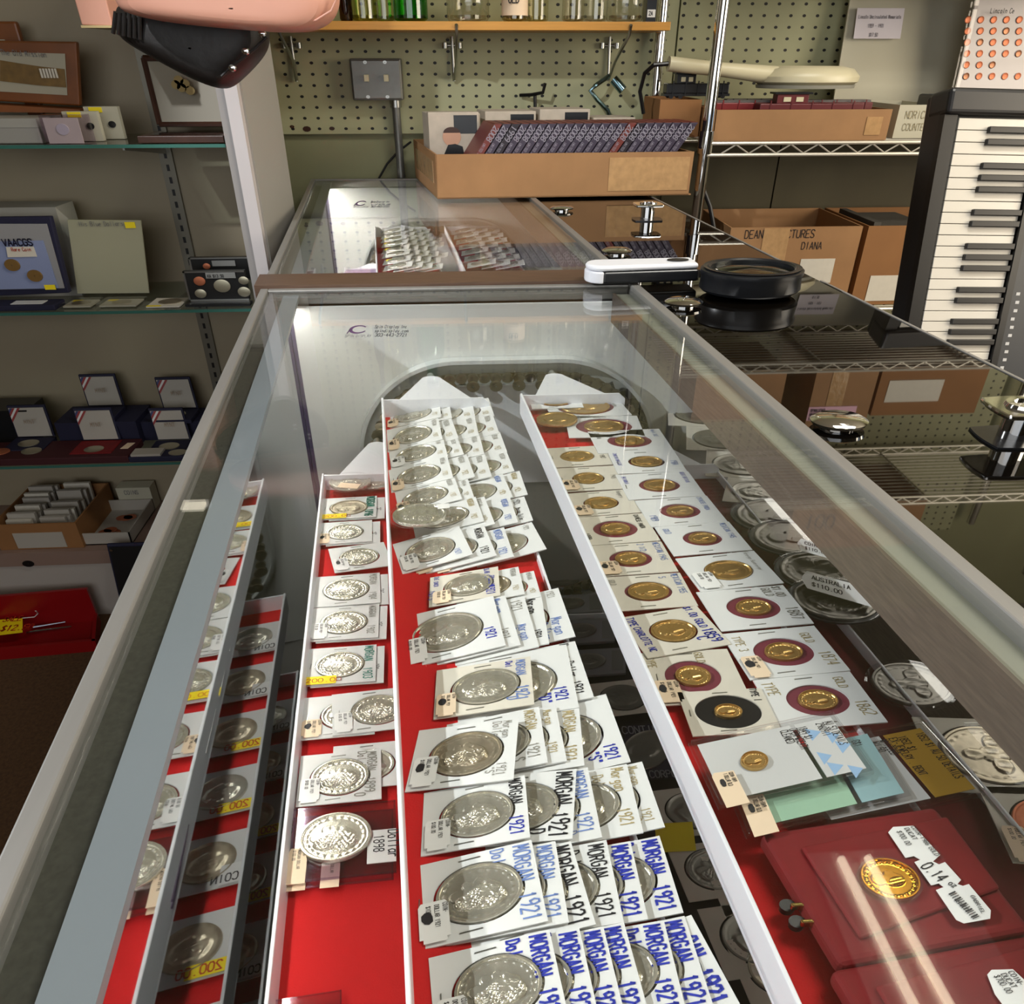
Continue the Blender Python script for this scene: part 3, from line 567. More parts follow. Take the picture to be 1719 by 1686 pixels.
# ------------------------------------------------------------------ middle tray: overlapping dollar flips
AR = [
 [(737,674,741,701), (754,677,759,703), (792,672,798,703), (820,669,830,700)],
 [(736,703,743,739), (758,704,770,737), (797,701,804,732), (827,697,838,728)],
 [(743,735,752,767), (768,736,779,764), (805,732,813,763.5), (839,726,851.5,760)],
 [(751,767,761,803.6), (783.6,764.5,797.5,802), (814,764,825.5,801), (850.6,760,863.6,792)],
 [(763,803,776,839), (785.5,805.5,796,836), (844,797,861,836), (872,792,886,831.5)],
 [(798.5,835.4,813,876), (813,835,831,881), (856,836,870,878), (880,835,895,875)],
 [(770.5,884,794,932), (813,884,834,934), (846,886.6,863,936), (892.5,878,917.6,923)],
 [(836,952.6,840,1001), (870,953,881,998.6), (896,960,908.6,1003)],
 [(828,1002,849,1085), (848,1001,874,1084), (880,1003,905,1087), (908.6,999.7,922,1082), (937,988.6,966,1070)],
 [(890,1103.6,897,1184), (950.6,1083.7,972,1189.5), (965,1078,997,1172)],
 [(871,1207,862,1310), (905,1188,919.6,1282), (933,1188,951.7,1279), (972,1189.5,981,1287), (1017,1167,1058.7,1280.5)],
 [(881,1303,890,1407.6), (967.7,1292.5,961,1410), (986.5,1290,1010.6,1407.6), (1052,1284.5,1080,1399.6), (1077.5,1280.5,1116,1390)],
 [(892,1412,920,1548), (932,1414,955,1550), (958,1414,1000,1553.6), (1017.7,1412,1047,1550), (1058,1414,1087.5,1545), (1106.7,1405,1147,1534)],
 [(921.8,1562,956,1715), (972,1559,1006,1712), (1012.5,1557,1050,1710), (1047,1550,1090,1706), (1114,1546.6,1152,1700), (1148.6,1539.6,1199,1696), (1160,1538,1243,1690)],
]
def mt(a, b, ca='blue', cb=None, s=.135, w_=.12): return (a, .91, .96, s, ca, w_), (b, .9, .36, s*1.05, cb or ca, w_)
AT = {
 (4,2): mt('MORGAN','1921','lblue','goldink',.08), (4,3): mt('MORGAN','1921','goldink',None,.08), (5,0): mt('MORGAN','1921','goldink',None,.09), (5,2): mt('MORGAN','1921','lblue',None,.09), (5,3): (('1921',.88,.95,.1,'ink',.12), ('Morgan Dollar',.86,.6,.07,'ink',.12)),
 (6,0): (('1921',.84,.3,.09,'lblue',.1),), (6,1): mt('MORGAN','1921','ink',None,.1), (6,2): mt('MORGAN','1921','lblue',None,.1), (6,3): (('1921',.9,.95,.08,'pencil',.1),),
 (7,0): (('DIE CRACK',.1,.97,.07,'blue',.12), ('1921 S',.03,.5,.09,'blue',.12), ('FULL LINE',.9,.7,.08,'blue',.14), ('1921',.88,.36,.13,'blue',.12), ('SLAB IT',.84,.98,.08,'blue',.12)),
 (8,0): (('1921',.9,.4,.11,'blue',.13),), (8,1): mt('Morgan','1921','lblue','pencil',.09), (8,2): (('1921',.92,.95,.1,'pencil',.1), ('Morgan',.92,.46,.09,'lblue',.1), ('Dollar',.82,.42,.09,'lblue',.1)),
 (8,3): (('Morgan',.9,.95,.1,'ink',.13), ('Dollar',.78,.95,.1,'ink',.13), ('1921',.92,.3,.08,'ink',.13)), (8,4): (('1921',.92,.97,.07,'pencil',.1), ('Morgan',.9,.42,.1,'lblue',.1), ('Dollar',.78,.36,.1,'lblue',.1)),
 (9,0): (('MORGAN',.9,.95,.1,'lblue',.12), ('1921',.9,.4,.13,'lblue',.14), ('D',.8,.2,.12,'lblue',.12), ('Dol',.78,.95,.08,'blue',.13)), (9,1): (('1921',.9,.34,.1,'blue',.13), ('"D"',.78,.28,.1,'blue',.13)), (9,2): (('Morgan Dollar',.9,.98,.085,'ink',.12), ('1921',.9,.3,.1,'ink',.12)),
 (10,0): (('Morgan',.9,.97,.09,'pencil',.1), ('Dollar',.8,.97,.09,'pencil',.1), ('1921',.88,.28,.09,'pencil',.1), ('"S"',.78,.22,.09,'pencil',.1)),
 (10,1): mt('MORGAN','1921','goldink','pencil',.11) + (('S',.76,.16,.12,'pencil',.12),), (10,2): mt('Morgan','1921','goldink',None,.085), (10,3): mt('MORGAN','1921','goldink',None,.12), (10,4): (('1921',.9,.28,.1,'blue',.14), ('"S"',.77,.22,.1,'blue',.14)),
 (11,0): mt('MORGAN','1921','ink','blue',.13,.12), (11,1): mt('MORGAN','1921','ink',None,.15,.13) + (('D',.72,.16,.13,'ink',.13),), (11,2): mt('MORGAN','1921','lblue',None,.12) + (('D',.78,.14,.1,'lblue',.1),),
 (11,3): mt('Morgan','1921','goldink',None,.11) + (('Dol',.74,.9,.1,'goldink',.1),), (11,4): (('Morgan',.9,.95,.09,'goldink',.1), ('1921',.9,.3,.09,'goldink',.1), ('"S"',.8,.22,.08,'goldink',.1)),
 (12,0): mt('MORGAN','1921','lblue',None,.14,.12) + (('Dol',.72,.97,.12,'lblue',.12),), (12,1): mt('MORGAN','1921','lblue',None,.13,.12), (12,2): mt('MORGAN','1921','ink',None,.15,.12), (12,3): mt('MORGAN','1921','ink',None,.13,.12) + (('Dol',.72,.93,.11,'ink',.12),),
 (12,4): mt('MORGAN','1921','blue',None,.14,.16) + (('Dol',.72,.97,.1,'blue',.2),), (12,5): mt('MORGAN','1921','blue',None,.14,.16) + (('Dol',.72,.97,.1,'blue',.2),),
 (13,0): mt('MORGAN','1921','blue',None,.145,.16) + (('Dol',.7,.97,.12,'blue',.18),), (13,1): mt('MORGAN','1921','blue',None,.145,.16) + (('Dol',.72,1.0,.12,'blue',.18),), (13,2): mt('MORGAN','1921','blue',None,.14,.16), (13,3): mt('MORGAN','1921','blue',None,.14,.16),
 (13,4): mt('MORGAN','1921','blue',None,.14,.16) + (('Dol',.74,.95,.12,'blue',.18),), (13,5): mt('MORGAN','1921','blue',None,.14,.16), (13,6): (('OAN',.9,.78,.14,'blue',.19), ('1921',.88,.42,.16,'blue',.19)),
}
side = lambda n, i: 'leftmost' if i == 0 else 'rightmost' if i == n-1 else ORD[i]+' from left'
for r, row in enumerate(AR):
    n = len(row); k = len(AR)-1-r
    where = 'frontmost row' if k == 0 else '%s row from the front' % ORD[k]
    for i, px in enumerate(row):
        tx = AT.get((r, i), mt('MORGAN', '1921', 'pencil', 'goldink', .085, .1))
        tg = ('cream' if r in (0, 1, 3, 4, 9) else 'white') if i == 0 and r not in (5,) else ('cream' if r in (6, 8) else None)
        if r == 7 and i == 0: tg = 'creamw'
        lod = 3 if (i == 0 and r > 5) or (r, i) == (11, 1) else 2 if i == 0 or r > 6 else 1
        if (r, i) == (7, 0): off = (.56, .52)
        else: off = (.52 if r > 8 else .48, .5)
        cn = 'silverw' if (r, i) in ((10, 0), (7, 1), (7, 2)) else 'silver'
        hole = {8: (0,)}.get(r, None)
        flip(px, .8765+.0006*(r % 2)+(.002 if i == 0 and r in (10,) else 0), 'silver dollar flip, %s in the %s, middle tray' % (side(n, i), where), 'dollar flips in the middle tray', uw=1.1, amin=-.0185,
             tilt=.2 if n > 3 else .16, coin=cn, cr=.345, off=off, lod=lod, card='cardold' if r in (9, 7) and i == 0 else 'card', texts=tx, tg=tg, blot=r in (0, 1, 2, 3, 4, 9, 10, 12), staples=(i == 0 or r > 7), film=(i == 0 or r > 8))
capsule(704.5, 868, 104, .8825, 'clear round capsule with silver dollar and tiny price sticker, on the middle tray', None)
_c = P(735, 855, .889); q = MB(); q.obox(_c, (.012, .002, 0), (-.001, .009, 0), (0, 0, .0002)); tag(q.build('price_sticker', 'tagw'), 'tiny white price sticker stuck on the round capsule in the middle tray', 'sticker')
# ------------------------------------------------------------------ left lower tray
ZB = .770
BL = [((543,838.6,538,874), 'yellow', 'silverw', (('MORGAN',.9,.97,.15,'green',.2), ('1896',.88,.36,.15,'green',.2)), 'with a yellow tag and green lettering'),
 ((537,879.7,533,916), 'cream', 'silver', (), 'with a cream tag, behind the tilted flip'), ((551,923,562,963), 'white', 'silver', (), 'tilted, with a white tag'),
 ((528.4,970.6,523.5,1021.7), None, 'silver', mt('MORGAN','1904','pencil',None,.11), 'marked 1904'), ((524.7,1023,516,1079), 'white', 'silver', mt('MORGAN','1902','pencil',None,.11), 'marked 1902'),
 ((516,1091.5,507,1153.8), 'yellow', 'silver', mt('MORGAN','1903','green',None,.13), 'marked 1903, with a yellow 200.00 tag')]
for i, (px, tg, cn, tx, ds) in enumerate(BL):
    # a second flip peeking out to the right underneath
    sh_ = tuple(v+(14 if j % 2 == 0 else 2) for j, v in enumerate(px))
    if i != 2: flip(sh_, ZB-.0018, 'hidden flip beneath the left tray flip %s' % ds, 'hidden flips in the left lower tray', mode='L', coin='silverw', lod=1, staples=False, texts=(('"O"', .9, .5, .09, 'ink', .12),), film=False)
    flip(px, ZB, 'silver dollar flip %s, in the left lower tray' % ds, 'dollar flips in the left lower tray', mode='L', coin=cn, cr=.335, off=(.49, .5), lod=3, texts=tx, tg=tg, blot=i in (1, 2))
capsule(631, 812, 70, ZB, 'clear capsule half hidden at the far end of the left lower tray', None, lod=1)
capsule(588, 812, 80, ZB+.006, 'clear capsule with cream tag leaning at the far end of left lower tray', None, lod=2)
_c = P(565, 818, ZB+.013); MB().obox(_c, (.028, -.006, 0), (.004, .012, 0), (0, 0, .0002)).build('price_sticker', 'cream')
tag(bpy.data.objects['price_sticker.%03d' % (len([o for o in bpy.data.objects if o.name.startswith('price_sticker')])-1)], 'cream price tag on the leaning capsule in the left lower tray', 'sticker')
flip((506.6,1174,498.7,1245), ZB, 'flip with bright dollar and cream tag, left half of a pair in left tray', 'dollar flips in the left lower tray', mode='L', off=(.62, .5), cr=.33, lod=2, tg='creamw', blot=True)
flip((557,1168,558.4,1237), ZB+.0014, 'flip with bright silver dollar and white tag, overlapping the cream tagged flip', 'dollar flips in the left lower tray', mode='L', cr=.35, off=(.62, .5), lod=3, tg='white')
flip((560,1255,556,1330), ZB-.0019, 'flip peeking out behind the 1899 dollar flip in the left lower tray', 'dollar flips in the left lower tray', mode='L', lod=1)
flip((505.5,1271,496.5,1356.6), ZB, 'silver dollar flip marked MORGAN 1899 O in the left lower tray', 'dollar flips in the left lower tray', mode='L', cr=.35, off=(.5, .5), lod=3, tg='white', texts=(('MORGAN', .9, .95, .12, 'pencil', .13), ('1899', .88, .42, .13, 'pencil', .13), ('Dol', .78, .97, .12, 'pencil', .13), ('O', .76, .14, .13, 'pencil', .13)))
def vinyl(px, z, label, withcoin=True, tags=('cream',), grp='clear vinyl coin flips'):
    O, u, v = basis(px, z, 'L'); n = Vector((0, 0, 1)); t = thing('vinyl_coin_flip', label, 'coin holder', O+u*.5+v*.5, grp)
    MB().obox(O, u, v, n*.0006).build('vinyl_sleeve', 'vinyl', t); q = MB()
    for a, b, c, d in ((0, 1, 0, .02), (0, 1, .98, 1), (0, .02, 0, 1), (.98, 1, 0, 1)): q.obox(O+u*a+v*c+n*.0006, u*(b-a), v*(d-c), n*.0009)
    q.build('welded_edge', 'vinyl', t)
    if withcoin:
        coin_mesh(O+u*.45+v*.53+n*.0008, u, v, .33, .0022, 3, 0).build('coin', 'silver', t, True)
        q = MB().obox(O+u*.74+v*.14+n*.0009, u*.26, v*.44, n*.0008); q.build('paper_insert', 'card', t)
        q = MB(); text(q, 'Dollar', O+u*.93+v*.56+n*.0019, -v, u, .1, .13); text(q, '1898', O+u*.80+v*.5+n*.0019, -v, u, .09, .13); q.build('handwriting', 'ink', t)
        q = MB()
        for i in range(4): q.tube(O+u*.03+v*(.86-.05*i)+n*.001, O+u*.045+v*(.81-.05*i)+n*.001, .0005, 4)
        q.build('staple', 'steel', t)
    for i, tt in enumerate(tags):
        o = O+u*(.04+.3*i)+v*(-.03)+n*.0018; q = MB().prism([o, o+u*.17, o+u*.17+v*.3, o+u*.13+v*.46, o+u*.02+v*.46, o+v*.4], n*.0003); st = q.build('price_sticker', tt, t)
        q = MB()
        for k_, s in enumerate(('COIN-', 'MORGAN DOLLAR', '$100.00')): text(q, s, o+u*(.13-.045*k_)+v*.43+n*.0004, -v, u*.9, .03, .14)
        q.build('printing', 'ink', st)
    return t
vinyl((489,1375,473,1497), ZB-.002, 'lower clear vinyl flip under the 1898 dollar sleeve in left tray', False, ('cream', 'cream'))
vinyl((487,1361,471,1486), ZB+.001, 'clear vinyl flip with 1898 silver dollar above the bare red felt', True)
vinyl((447,1683,440,1790), ZB-.001, 'clear vinyl flip at the very front of the left lower tray', False, ())
# ------------------------------------------------------------------ right tray: gold coins
ZC = .8735
MAR = mat('maroon backing', (120, 44, 60), .5)
def gold(px, i, col, z=ZC, cr=.17, hr=.27, tx=(), tg=None, ds='', lod=2, **k):
    flip(px, z, ds, 'gold coin flips in the right tray', uw=1.14, amin=.1675, coin='gold', cr=cr, hr=hr, kind=2, lod=lod, texts=tx, tg=tg, **k)
RT = [((1106,721,1130.5,757), .2, .3, (('CANADIAN',.12,.9,.06,'ink',.1), ('Maple 2023',.9,.95,.06,'lblue',.1)), 'with small maple gold coin, first below the red gap'),
 ((1130.5,757,1153,792), .23, .27, (('CANADIAN MAPLELEAF',.1,.95,.06,'blue',.1), ('1984',.9,.5,.1,'lblue',.1)), 'marked CANADIAN 1984 at left edge'),
 ((1155,792.5,1184.6,833.7), .21, .27, (('BRITANNIA',.1,.9,.06,'blue',.1), ('GREAT BRITAIN',.9,.97,.06,'blue',.1)), 'marked GREAT BRITAIN, gold BRITANNIA coin'),
 ((1186,833.7,1221,877), .18, .27, (('1989',.1,.4,.1,'lblue',.1), ('CHINESE PANDA',.88,.95,.07,'lblue',.1)), 'marked CHINESE PANDA, white flip in right column'),
 ((1223,877,1263,924.5), .18, .25, (('GOLD',.12,.9,.08,'lblue',.1), ('MEXICAN 1945',.9,.95,.08,'lblue',.1)), 'marked MEXICAN 2 peso with small gold coin'),
 ((1265,926,1315.5,980), .28, .29, (('Foreign Sovereign',.88,.98,.06,'pencil',.1),), 'with the largest gold coin of the right column'),
 ((1313.8,983.8,1366,1048), .19, .29, (('GOLD',.78,.95,.1,'pencil',.12), ('1887',.9,.42,.14,'pencil',.12), ('$1.00',.9,.97,.1,'pencil',.14)), 'marked 1887 with maroon ring round small gold coin'),
 ((1366,1052,1427,1127), .19, .3, (('GOLD',.84,.85,.1,'goldink',.1), ('TYPE 3',.12,.9,.1,'goldink',.1), ('1874',.9,.42,.13,'goldink',.1)), 'marked 1874 with cream tag and small gold coin'),
 ((1426,1129,1490,1214), .19, .3, (('GOLD',.84,.9,.1,'goldink',.1), ('TYPE',.1,.9,.12,'goldink',.1), ('1862',.9,.42,.13,'goldink',.1)), 'marked 1862, half under the white slab')]
for i, (px, cr, hr, tx, ds) in enumerate(RT): gold(px, i, 1, ZC+.0006*(i % 2), cr, hr, tx, {5: 'white', 7: 'cream'}.get(i), 'gold coin flip %s' % ds, blot=i == 7, inner=MAR if i not in (1, 5) else None)
LT = [((1011.8,749,1031,781), .26, .27, (('ROOSEVELT 1983',.9,.95,.08,'ink',.1),), 'farthest small one below the red felt, left column', None), ((1031,783,1052,821.5), .23, .25, (('1945',.9,.6,.08,'pencil',.1),), 'second in left column with black blot tag', 'creamw'), ((1052,823,1078,861.6), .24, .26, (('Hungary',.86,.95,.08,'pencil',.1),), 'third in left column with dull gold coin', 'creamw'),
 ((1080,863,1108.5,908.8), .2, .3, (('1989',.08,.4,.1,'ink',.12), ('CHINESE PANDA',.88,.95,.07,'ink',.13)), 'marked CHINESE PANDA in black, left column', None), ((1109.6,910.5,1139,961), .2, .27, (('MEXICAN 1945',.92,.97,.09,'lblue',.1), ('2 1/2',.72,.95,.09,'lblue',.1)), 'marked MEXICAN 1945, left column', 'creamw'),
 ((1141,963,1172,1018.7), .25, .29, (('MEXICAN 1955',.92,.97,.09,'lblue',.1), ('GOLD',.12,.9,.08,'pencil',.1), ('5',.76,.9,.09,'lblue',.1)), 'marked MEXICAN 5 peso, left column', None),
 ((1169,1018.7,1228,1083), .26, .28, (('TYPE',.12,.95,.1,'blue',.13), ('CHARLOTTE NC',.12,.7,.09,'blue',.13), ('$1.00 GOLD',.88,1.0,.1,'blue',.13), ('1859',.9,.42,.15,'blue',.14), ('C',.76,.26,.14,'blue',.14)), 'marked 1859 C CHARLOTTE in blue', None),
 ((1220,1091,1262,1178), .19, .3, (('TYPE',.1,.9,.1,'goldink',.1), ('GOLD',.66,.95,.1,'goldink',.1)), 'with maroon ring just below the CHARLOTTE flip', 'creamw'),
 ((1277,1157,1313,1230), .16, .38, (('TYPE I',.9,.99,.09,'ink',.14),), 'with tiny gold coin in a black gasket, touching the slabs', None)]
for i, (px, cr, hr, tx, ds, tg) in enumerate(LT):
    gold(px, i, 0, ZC-.001+.0006*(i % 2)+(.0024 if i in (6, 8) else 0), cr, hr, tx, tg, 'gold coin flip %s' % ds, blot=bool(tg), card='cardold', inner={8: 'black', 6: None, 0: None, 1: None, 2: None}.get(i, MAR))
gold((970,662.7,980,685), 0, 0, ZC+.0015, .3, .36, (), None, 'flip with pale yellow coin at the far left corner of right tray', inner=MAR)
gold((1031,664,1060.7,697.6), 0, 0, ZC, .32, .37, (('2002 Freedom',.9,.95,.08,'pencil',.1),), None, 'flip with tan medal at the far right corner of the right tray', inner=MAR)
gold((1069,699,1083,734), 0, 0, ZC, .27, .38, (), None, 'big flip with gold coin on red and teal insert in the right tray', inner=MAR)
capsule(935, 707, 80, ZC+.002, 'clear round capsule with gold coin at the far end of right tray', None, coin='gold', kind=2)
# slabs
def slab(cs, z, label, inner, lab, lines, coin=None, cpos=(.33, .5), cr=.09, th=.007, tg=False, grp='graded coin slabs in the right tray', lodr=2):
    FL, FR, NR, NL = [P(x, y, z) for x, y in cs]; n = Vector((0, 0, 1)); O = NL; u = ((NR-NL)+(FR-FL))*.5; v = ((FL-NL)+(FR-NR))*.5
    t = thing('coin_slab', label, 'coin slab', O+u*.5+v*.5-n*th, grp); o = O-n*th
    def rr(i, h0, h1, m, nm, bv=.0015, par=t): return MB().obox(o+u*i+v*i*1.3+n*h0, u*(1-2*i), v*(1-2.6*i), n*(h1-h0)).build(nm, m, par, bevel=bv)
    rr(0, 0, th*.45, 'caps', 'lower_shell'); rr(0.012, th*.5, th, 'caps', 'upper_shell')
    MB().obox(o+u*.05+v*.08+n*th*.46, u*.62, v*.84, n*.0004).build('insert', inner, t)
    MB().obox(o+u*.70+v*.08+n*th*.46, u*.26, v*.84, n*.0004).build('label_card', lab[0], t)
    mb = MB()
    for i, s in enumerate(lines): text(mb, s, o+u*(.90-.062*i)+v*.86+n*(th*.46+.0006), -v, u, .052, .12, .55)
    mb.build('label_printing', 'ink', t)
    if lab[1]:
        mb = MB(); 
        for i in range(3): c = o+u*(.75+.13*(i % 2))+v*(.82-.27*i)+n*(th*.46+.0005); mb.add([c, c+u*.09-v*.09, c-v*.2+u*.0], [(0, 1, 2)])
        for i in range(3): c = o+u*(.86-.13*(i % 2))+v*(.72-.27*i)+n*(th*.46+.0005); mb.add([c, c+u*.08-v*.09, c-v*.2], [(0, 1, 2)])
        mb.build('label_triangles', lab[1], t)
    if coin: coin_mesh(o+u*cpos[0]+v*cpos[1]+n*(th*.46+.0005), u, v*(u.length/1.36/v.length), cr, .001, lodr, 2).build('coin', coin, t, True)
    if tg:
        for k in range(1):
            q = MB().prism([o+u*.03+v*(-.06)+n*(th+.0003), o+u*.17+v*(-.06)+n*(th+.0003), o+u*.17+v*.22+n*(th+.0003), o+u*.17+v*.4+n*(th+.0003), o+u*.05+v*.42+n*(th+.0003), o+u*.03+v*.38+n*(th+.0003)], n*.0003); st = q.build('price_sticker', 'cream', t)
            q = MB()
            for i, s in enumerate(('COIN-1849', '1 DOLLAR GLD')): text(q, s, o+u*(.135-.035*i)+v*.38+n*(th+.0008), -v, u, .024, .16)
            q.build('printing', 'ink', st)
            q = MB(); c = o+u*.075+v*.26+n*(th+.0009); q.add([c+u*(math.cos(i*.785)*.017)+v*(math.sin(i*.785)*.055*(1+.2*(i % 2))) for i in range(8)], [tuple(range(8))]); q.build('ink_blot', 'ink', st)
    return t
bluetri = mat('light blue triangles', (160, 200, 240), .5)
slab([(1530, 1213), (1552, 1206), (1650, 1338), (1215, 1405)][:0] or [(1290, 1262), (1549, 1206), (1650, 1336), (1392, 1385)], .884, 'coin slab with gold label reading EX-JEWELRY BENT, lowest of the slab stack', 'card', (mat('gold label', (206, 160, 60), .3, .3), None), ['1852 $1 AU 50 DETAILS', '', '1852 $1', 'EX-JEWELRY . BENT', 'WHIZZED', 'AU 50'][:6], th=.0075)
slab([(1200, 1281), (1462, 1216), (1538, 1346), (1254, 1400)], .890, 'coin slab with pale green insert under the white slab', mat('pale green insert', (168, 210, 180), .6), (mat('teal label', (150, 190, 196), .5), None), ['', 'G$1', '', '280324', '', 'III'], th=.0065, tg=True)
slab([(1160, 1246), (1400, 1189), (1480, 1298), (1208, 1352)], .898, 'white coin slab with tiny gold dollar, top of the slab stack', 'card', ('card', bluetri), ['AU 53 DETAILS', '2960911', '', '1849 $1', 'OPEN WREATH', 'CLEANED'][0:6], coin='gold', cpos=(.33, .5), cr=.085, th=.0065, tg=True, lodr=3)
# red velvet coin boxes
def redbox(FL, NL, FR, NR, z, label, inner, coin, long_label, lab2=None):
    FL, NL, FR, NR = [P(x, y, z) for x, y in (FL, NL, FR, NR)]; n = Vector((0, 0, 1)); th = .012
    t = thing('coin_case', label, 'coin case', (FL+NR)/2-n*th, 'red velvet coin cases')
    MB().prism([NL-n*th, NR-n*th, FR-n*th, FL-n*th], n*th).build('case_body', 'velvet', t, bevel=.004, segs=3)
    I = [P(x, y, z+.003) for x, y in inner]; MB().prism([p-n*.003 for p in I], n*.003).build('raised_pad', 'velvet', t, bevel=.002, segs=3)
    d = FL-NL
    for f_ in (.42, .30):
        c = NL+d*f_-n*.004; k = MB().obox(c+Vector((-.006, 0, -.002)), (.007, 0, 0), d*.03, (0, 0, .005)).build('brass_clasp', mat('brass clasp', (200, 180, 110), .2, 1.), t, bevel=.001)
        MB().lathe([(.001, -.008), (.003, -.008), (.0035, -.003), (.001, -.003)], c+Vector((-.006, .004, 0)), 14).build('clasp_button', 'black', t, True)
    if coin:
        c = P(coin[0], coin[1], z+.0035); r = (P(coin[0]+coin[2]/2, coin[1], z+.0035)-c).length; u, v = Vector((r, 0, 0)), Vector((0, r/1.36, 0))
        coin_mesh(c, u, v, .93, .002, 3, 2).build('coin', mat('proof gold coin', (216, 160, 50), .16, 1.), t, True)
        MB().lathe([(.93, 0), (1.02, 0), (1.02, .003), (.93, .003)], c, 48, r, r/1.36, cap=False).build('clear_rim', 'caps', t, True)
    L = [P(x, y, z+.0044) for x, y in long_label]; st = MB().prism(L, n*.0003).build('price_sticker', 'tagw', t)
    if lab2:
        for (x, y, dx, dy, s, hh) in lab2:
            o = P(x, y, z+.0052); e = P(x+dx, y+dy, z+.0052)-o; L_ = e.length; e.normalize(); f = Vector((-e.y*1.36, e.x/1.36, 0)); f = f.normalized()
            q = MB(); fit(q, s, o, e*L_, f*hh, .13, .66); q.build('printing', 'ink', st)
    return t
redbox((1276, 1398), (1412, 1622), (1570, 1352), (1735, 1560), .886, 'open red velvet coin case with gold ducat and long white price tag', [(1345, 1421), (1446, 1575), (1680, 1490), (1590, 1370)], (1492, 1480, 104),
 [(1491, 1398), (1499, 1389), (1533, 1387), (1578, 1436), (1566, 1447), (1576, 1452), (1586, 1448), (1613, 1478), (1607, 1485), (1616, 1488), (1626, 1485), (1663, 1529), (1662, 1543), (1618, 1551), (1605, 1545), (1571, 1495), (1584, 1490), (1576, 1484), (1563, 1487), (1535, 1448), (1545, 1444), (1534, 1438), (1520, 1441)],
 [(1529, 1388, 42, 50, 'COIN-1986 GOLD', .0028), (1518, 1391, 16, 20, 'DUCAT', .0028), (1505, 1396, 18, 24, '$700.00', .003), (1545, 1455, 33, 27, '0.14', .0075), (1591, 1484, 12, 8, 'oz', .004), (1602, 1512, 20, 18, 'V51300', .0022), (1629, 1504, 20, 31, 'GABRIEL', .0022)])
q = MB(); st_ = [o for o in bpy.data.objects if o.name.startswith('price_sticker')][-1]
for i in range(14):
    a_ = P(1603+i*3.1, 1496+i*3.2, .8914); b2_ = P(1592+i*3.1, 1501+i*3.2, .8914); d_ = (P(1606, 1499.2, .8914)-P(1603, 1496, .8914))*(.3+.3*(i % 3 == 0)); q.obox(a_, b2_-a_, d_, (0, 0, .0001))
b_ = q.build('barcode', 'ink', st_)
redbox((1394, 1627), (1500, 1800), (1735, 1566), (1850, 1720), .884, 'second red velvet coin case at the front edge of the right tray', [(1470, 1655), (1560, 1800), (1800, 1720), (1730, 1588)], None,
 [(1657, 1637), (1664, 1629), (1700, 1628), (1745, 1670), (1735, 1700), (1700, 1710), (1670, 1670)], [(1692, 1632, 20, 24, 'COIN-', .003), (1680, 1636, 20, 24, 'DUCAT', .003), (1668, 1639, 24, 30, '$700.00', .0032)])
# ------------------------------------------------------------------ medal tray, lower trays
ZD = .770
for i, (px, py, wd, lb) in enumerate([(1300, 868, 150, 'lowest of the stacked dark medals'), (1330, 905, 150, 'middle of the stacked dark medals'), (1378, 962, 160, 'dark medal with white tag, on top of the stack'), (1402, 1010, 165, 'dark medal with large white tag reading AUSTRALIA')]):
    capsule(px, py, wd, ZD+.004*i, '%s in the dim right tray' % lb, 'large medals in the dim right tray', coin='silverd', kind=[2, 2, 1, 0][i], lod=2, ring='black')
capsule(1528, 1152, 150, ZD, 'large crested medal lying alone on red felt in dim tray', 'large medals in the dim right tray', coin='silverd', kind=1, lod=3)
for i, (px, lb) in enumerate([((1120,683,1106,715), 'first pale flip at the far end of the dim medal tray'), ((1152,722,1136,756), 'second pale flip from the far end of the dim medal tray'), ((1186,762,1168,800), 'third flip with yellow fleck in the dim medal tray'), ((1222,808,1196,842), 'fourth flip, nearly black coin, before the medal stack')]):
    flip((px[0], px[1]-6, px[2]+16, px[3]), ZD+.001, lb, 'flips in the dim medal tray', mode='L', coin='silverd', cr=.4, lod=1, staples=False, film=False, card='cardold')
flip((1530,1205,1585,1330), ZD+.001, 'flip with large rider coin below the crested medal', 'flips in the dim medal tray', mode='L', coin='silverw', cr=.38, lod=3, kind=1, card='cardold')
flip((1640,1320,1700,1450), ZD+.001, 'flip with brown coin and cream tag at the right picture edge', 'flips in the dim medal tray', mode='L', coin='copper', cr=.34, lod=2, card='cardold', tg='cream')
for (x, y, s_, lb) in ((1355, 988, 1, 'AUSTRALIA'), (1345, 925, .8, 'COIN')):
    o = P(x, y, ZD+.022); u = Vector((.055*s_, -.035*s_, 0)); v = Vector((.012, .03, 0))*s_
    t = MB().prism([o, o+u*.9, o+u, o+u+v, o+v*1.0, o+v*.6-u*.08, o+v*.4-u*.08], (0, 0, .0003)).build('price_sticker', 'tagw'); tag(t, 'white price tag with tab on the %s of the stacked medals' % ('topmost' if lb == 'AUSTRALIA' else 'second'), 'sticker')
    q = MB(); text(q, lb, o+v*.6+u*.08+Vector((0, 0, .0006)), u.normalized(), v.normalized(), .007*s_, .15); text(q, '$110.00', o+v*.2+u*.08+Vector((0, 0, .0006)), u.normalized(), v.normalized(), .007*s_, .15); q.build('printing', 'ink', t)
ZE = .424
def eflip(x, y, w_, h_, lb, **k):
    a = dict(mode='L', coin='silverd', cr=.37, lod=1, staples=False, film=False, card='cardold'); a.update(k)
    flip((x, y, x+h_*.42, y+h_), ZE, lb, 'dim coin holders on the bottom trays', **a)
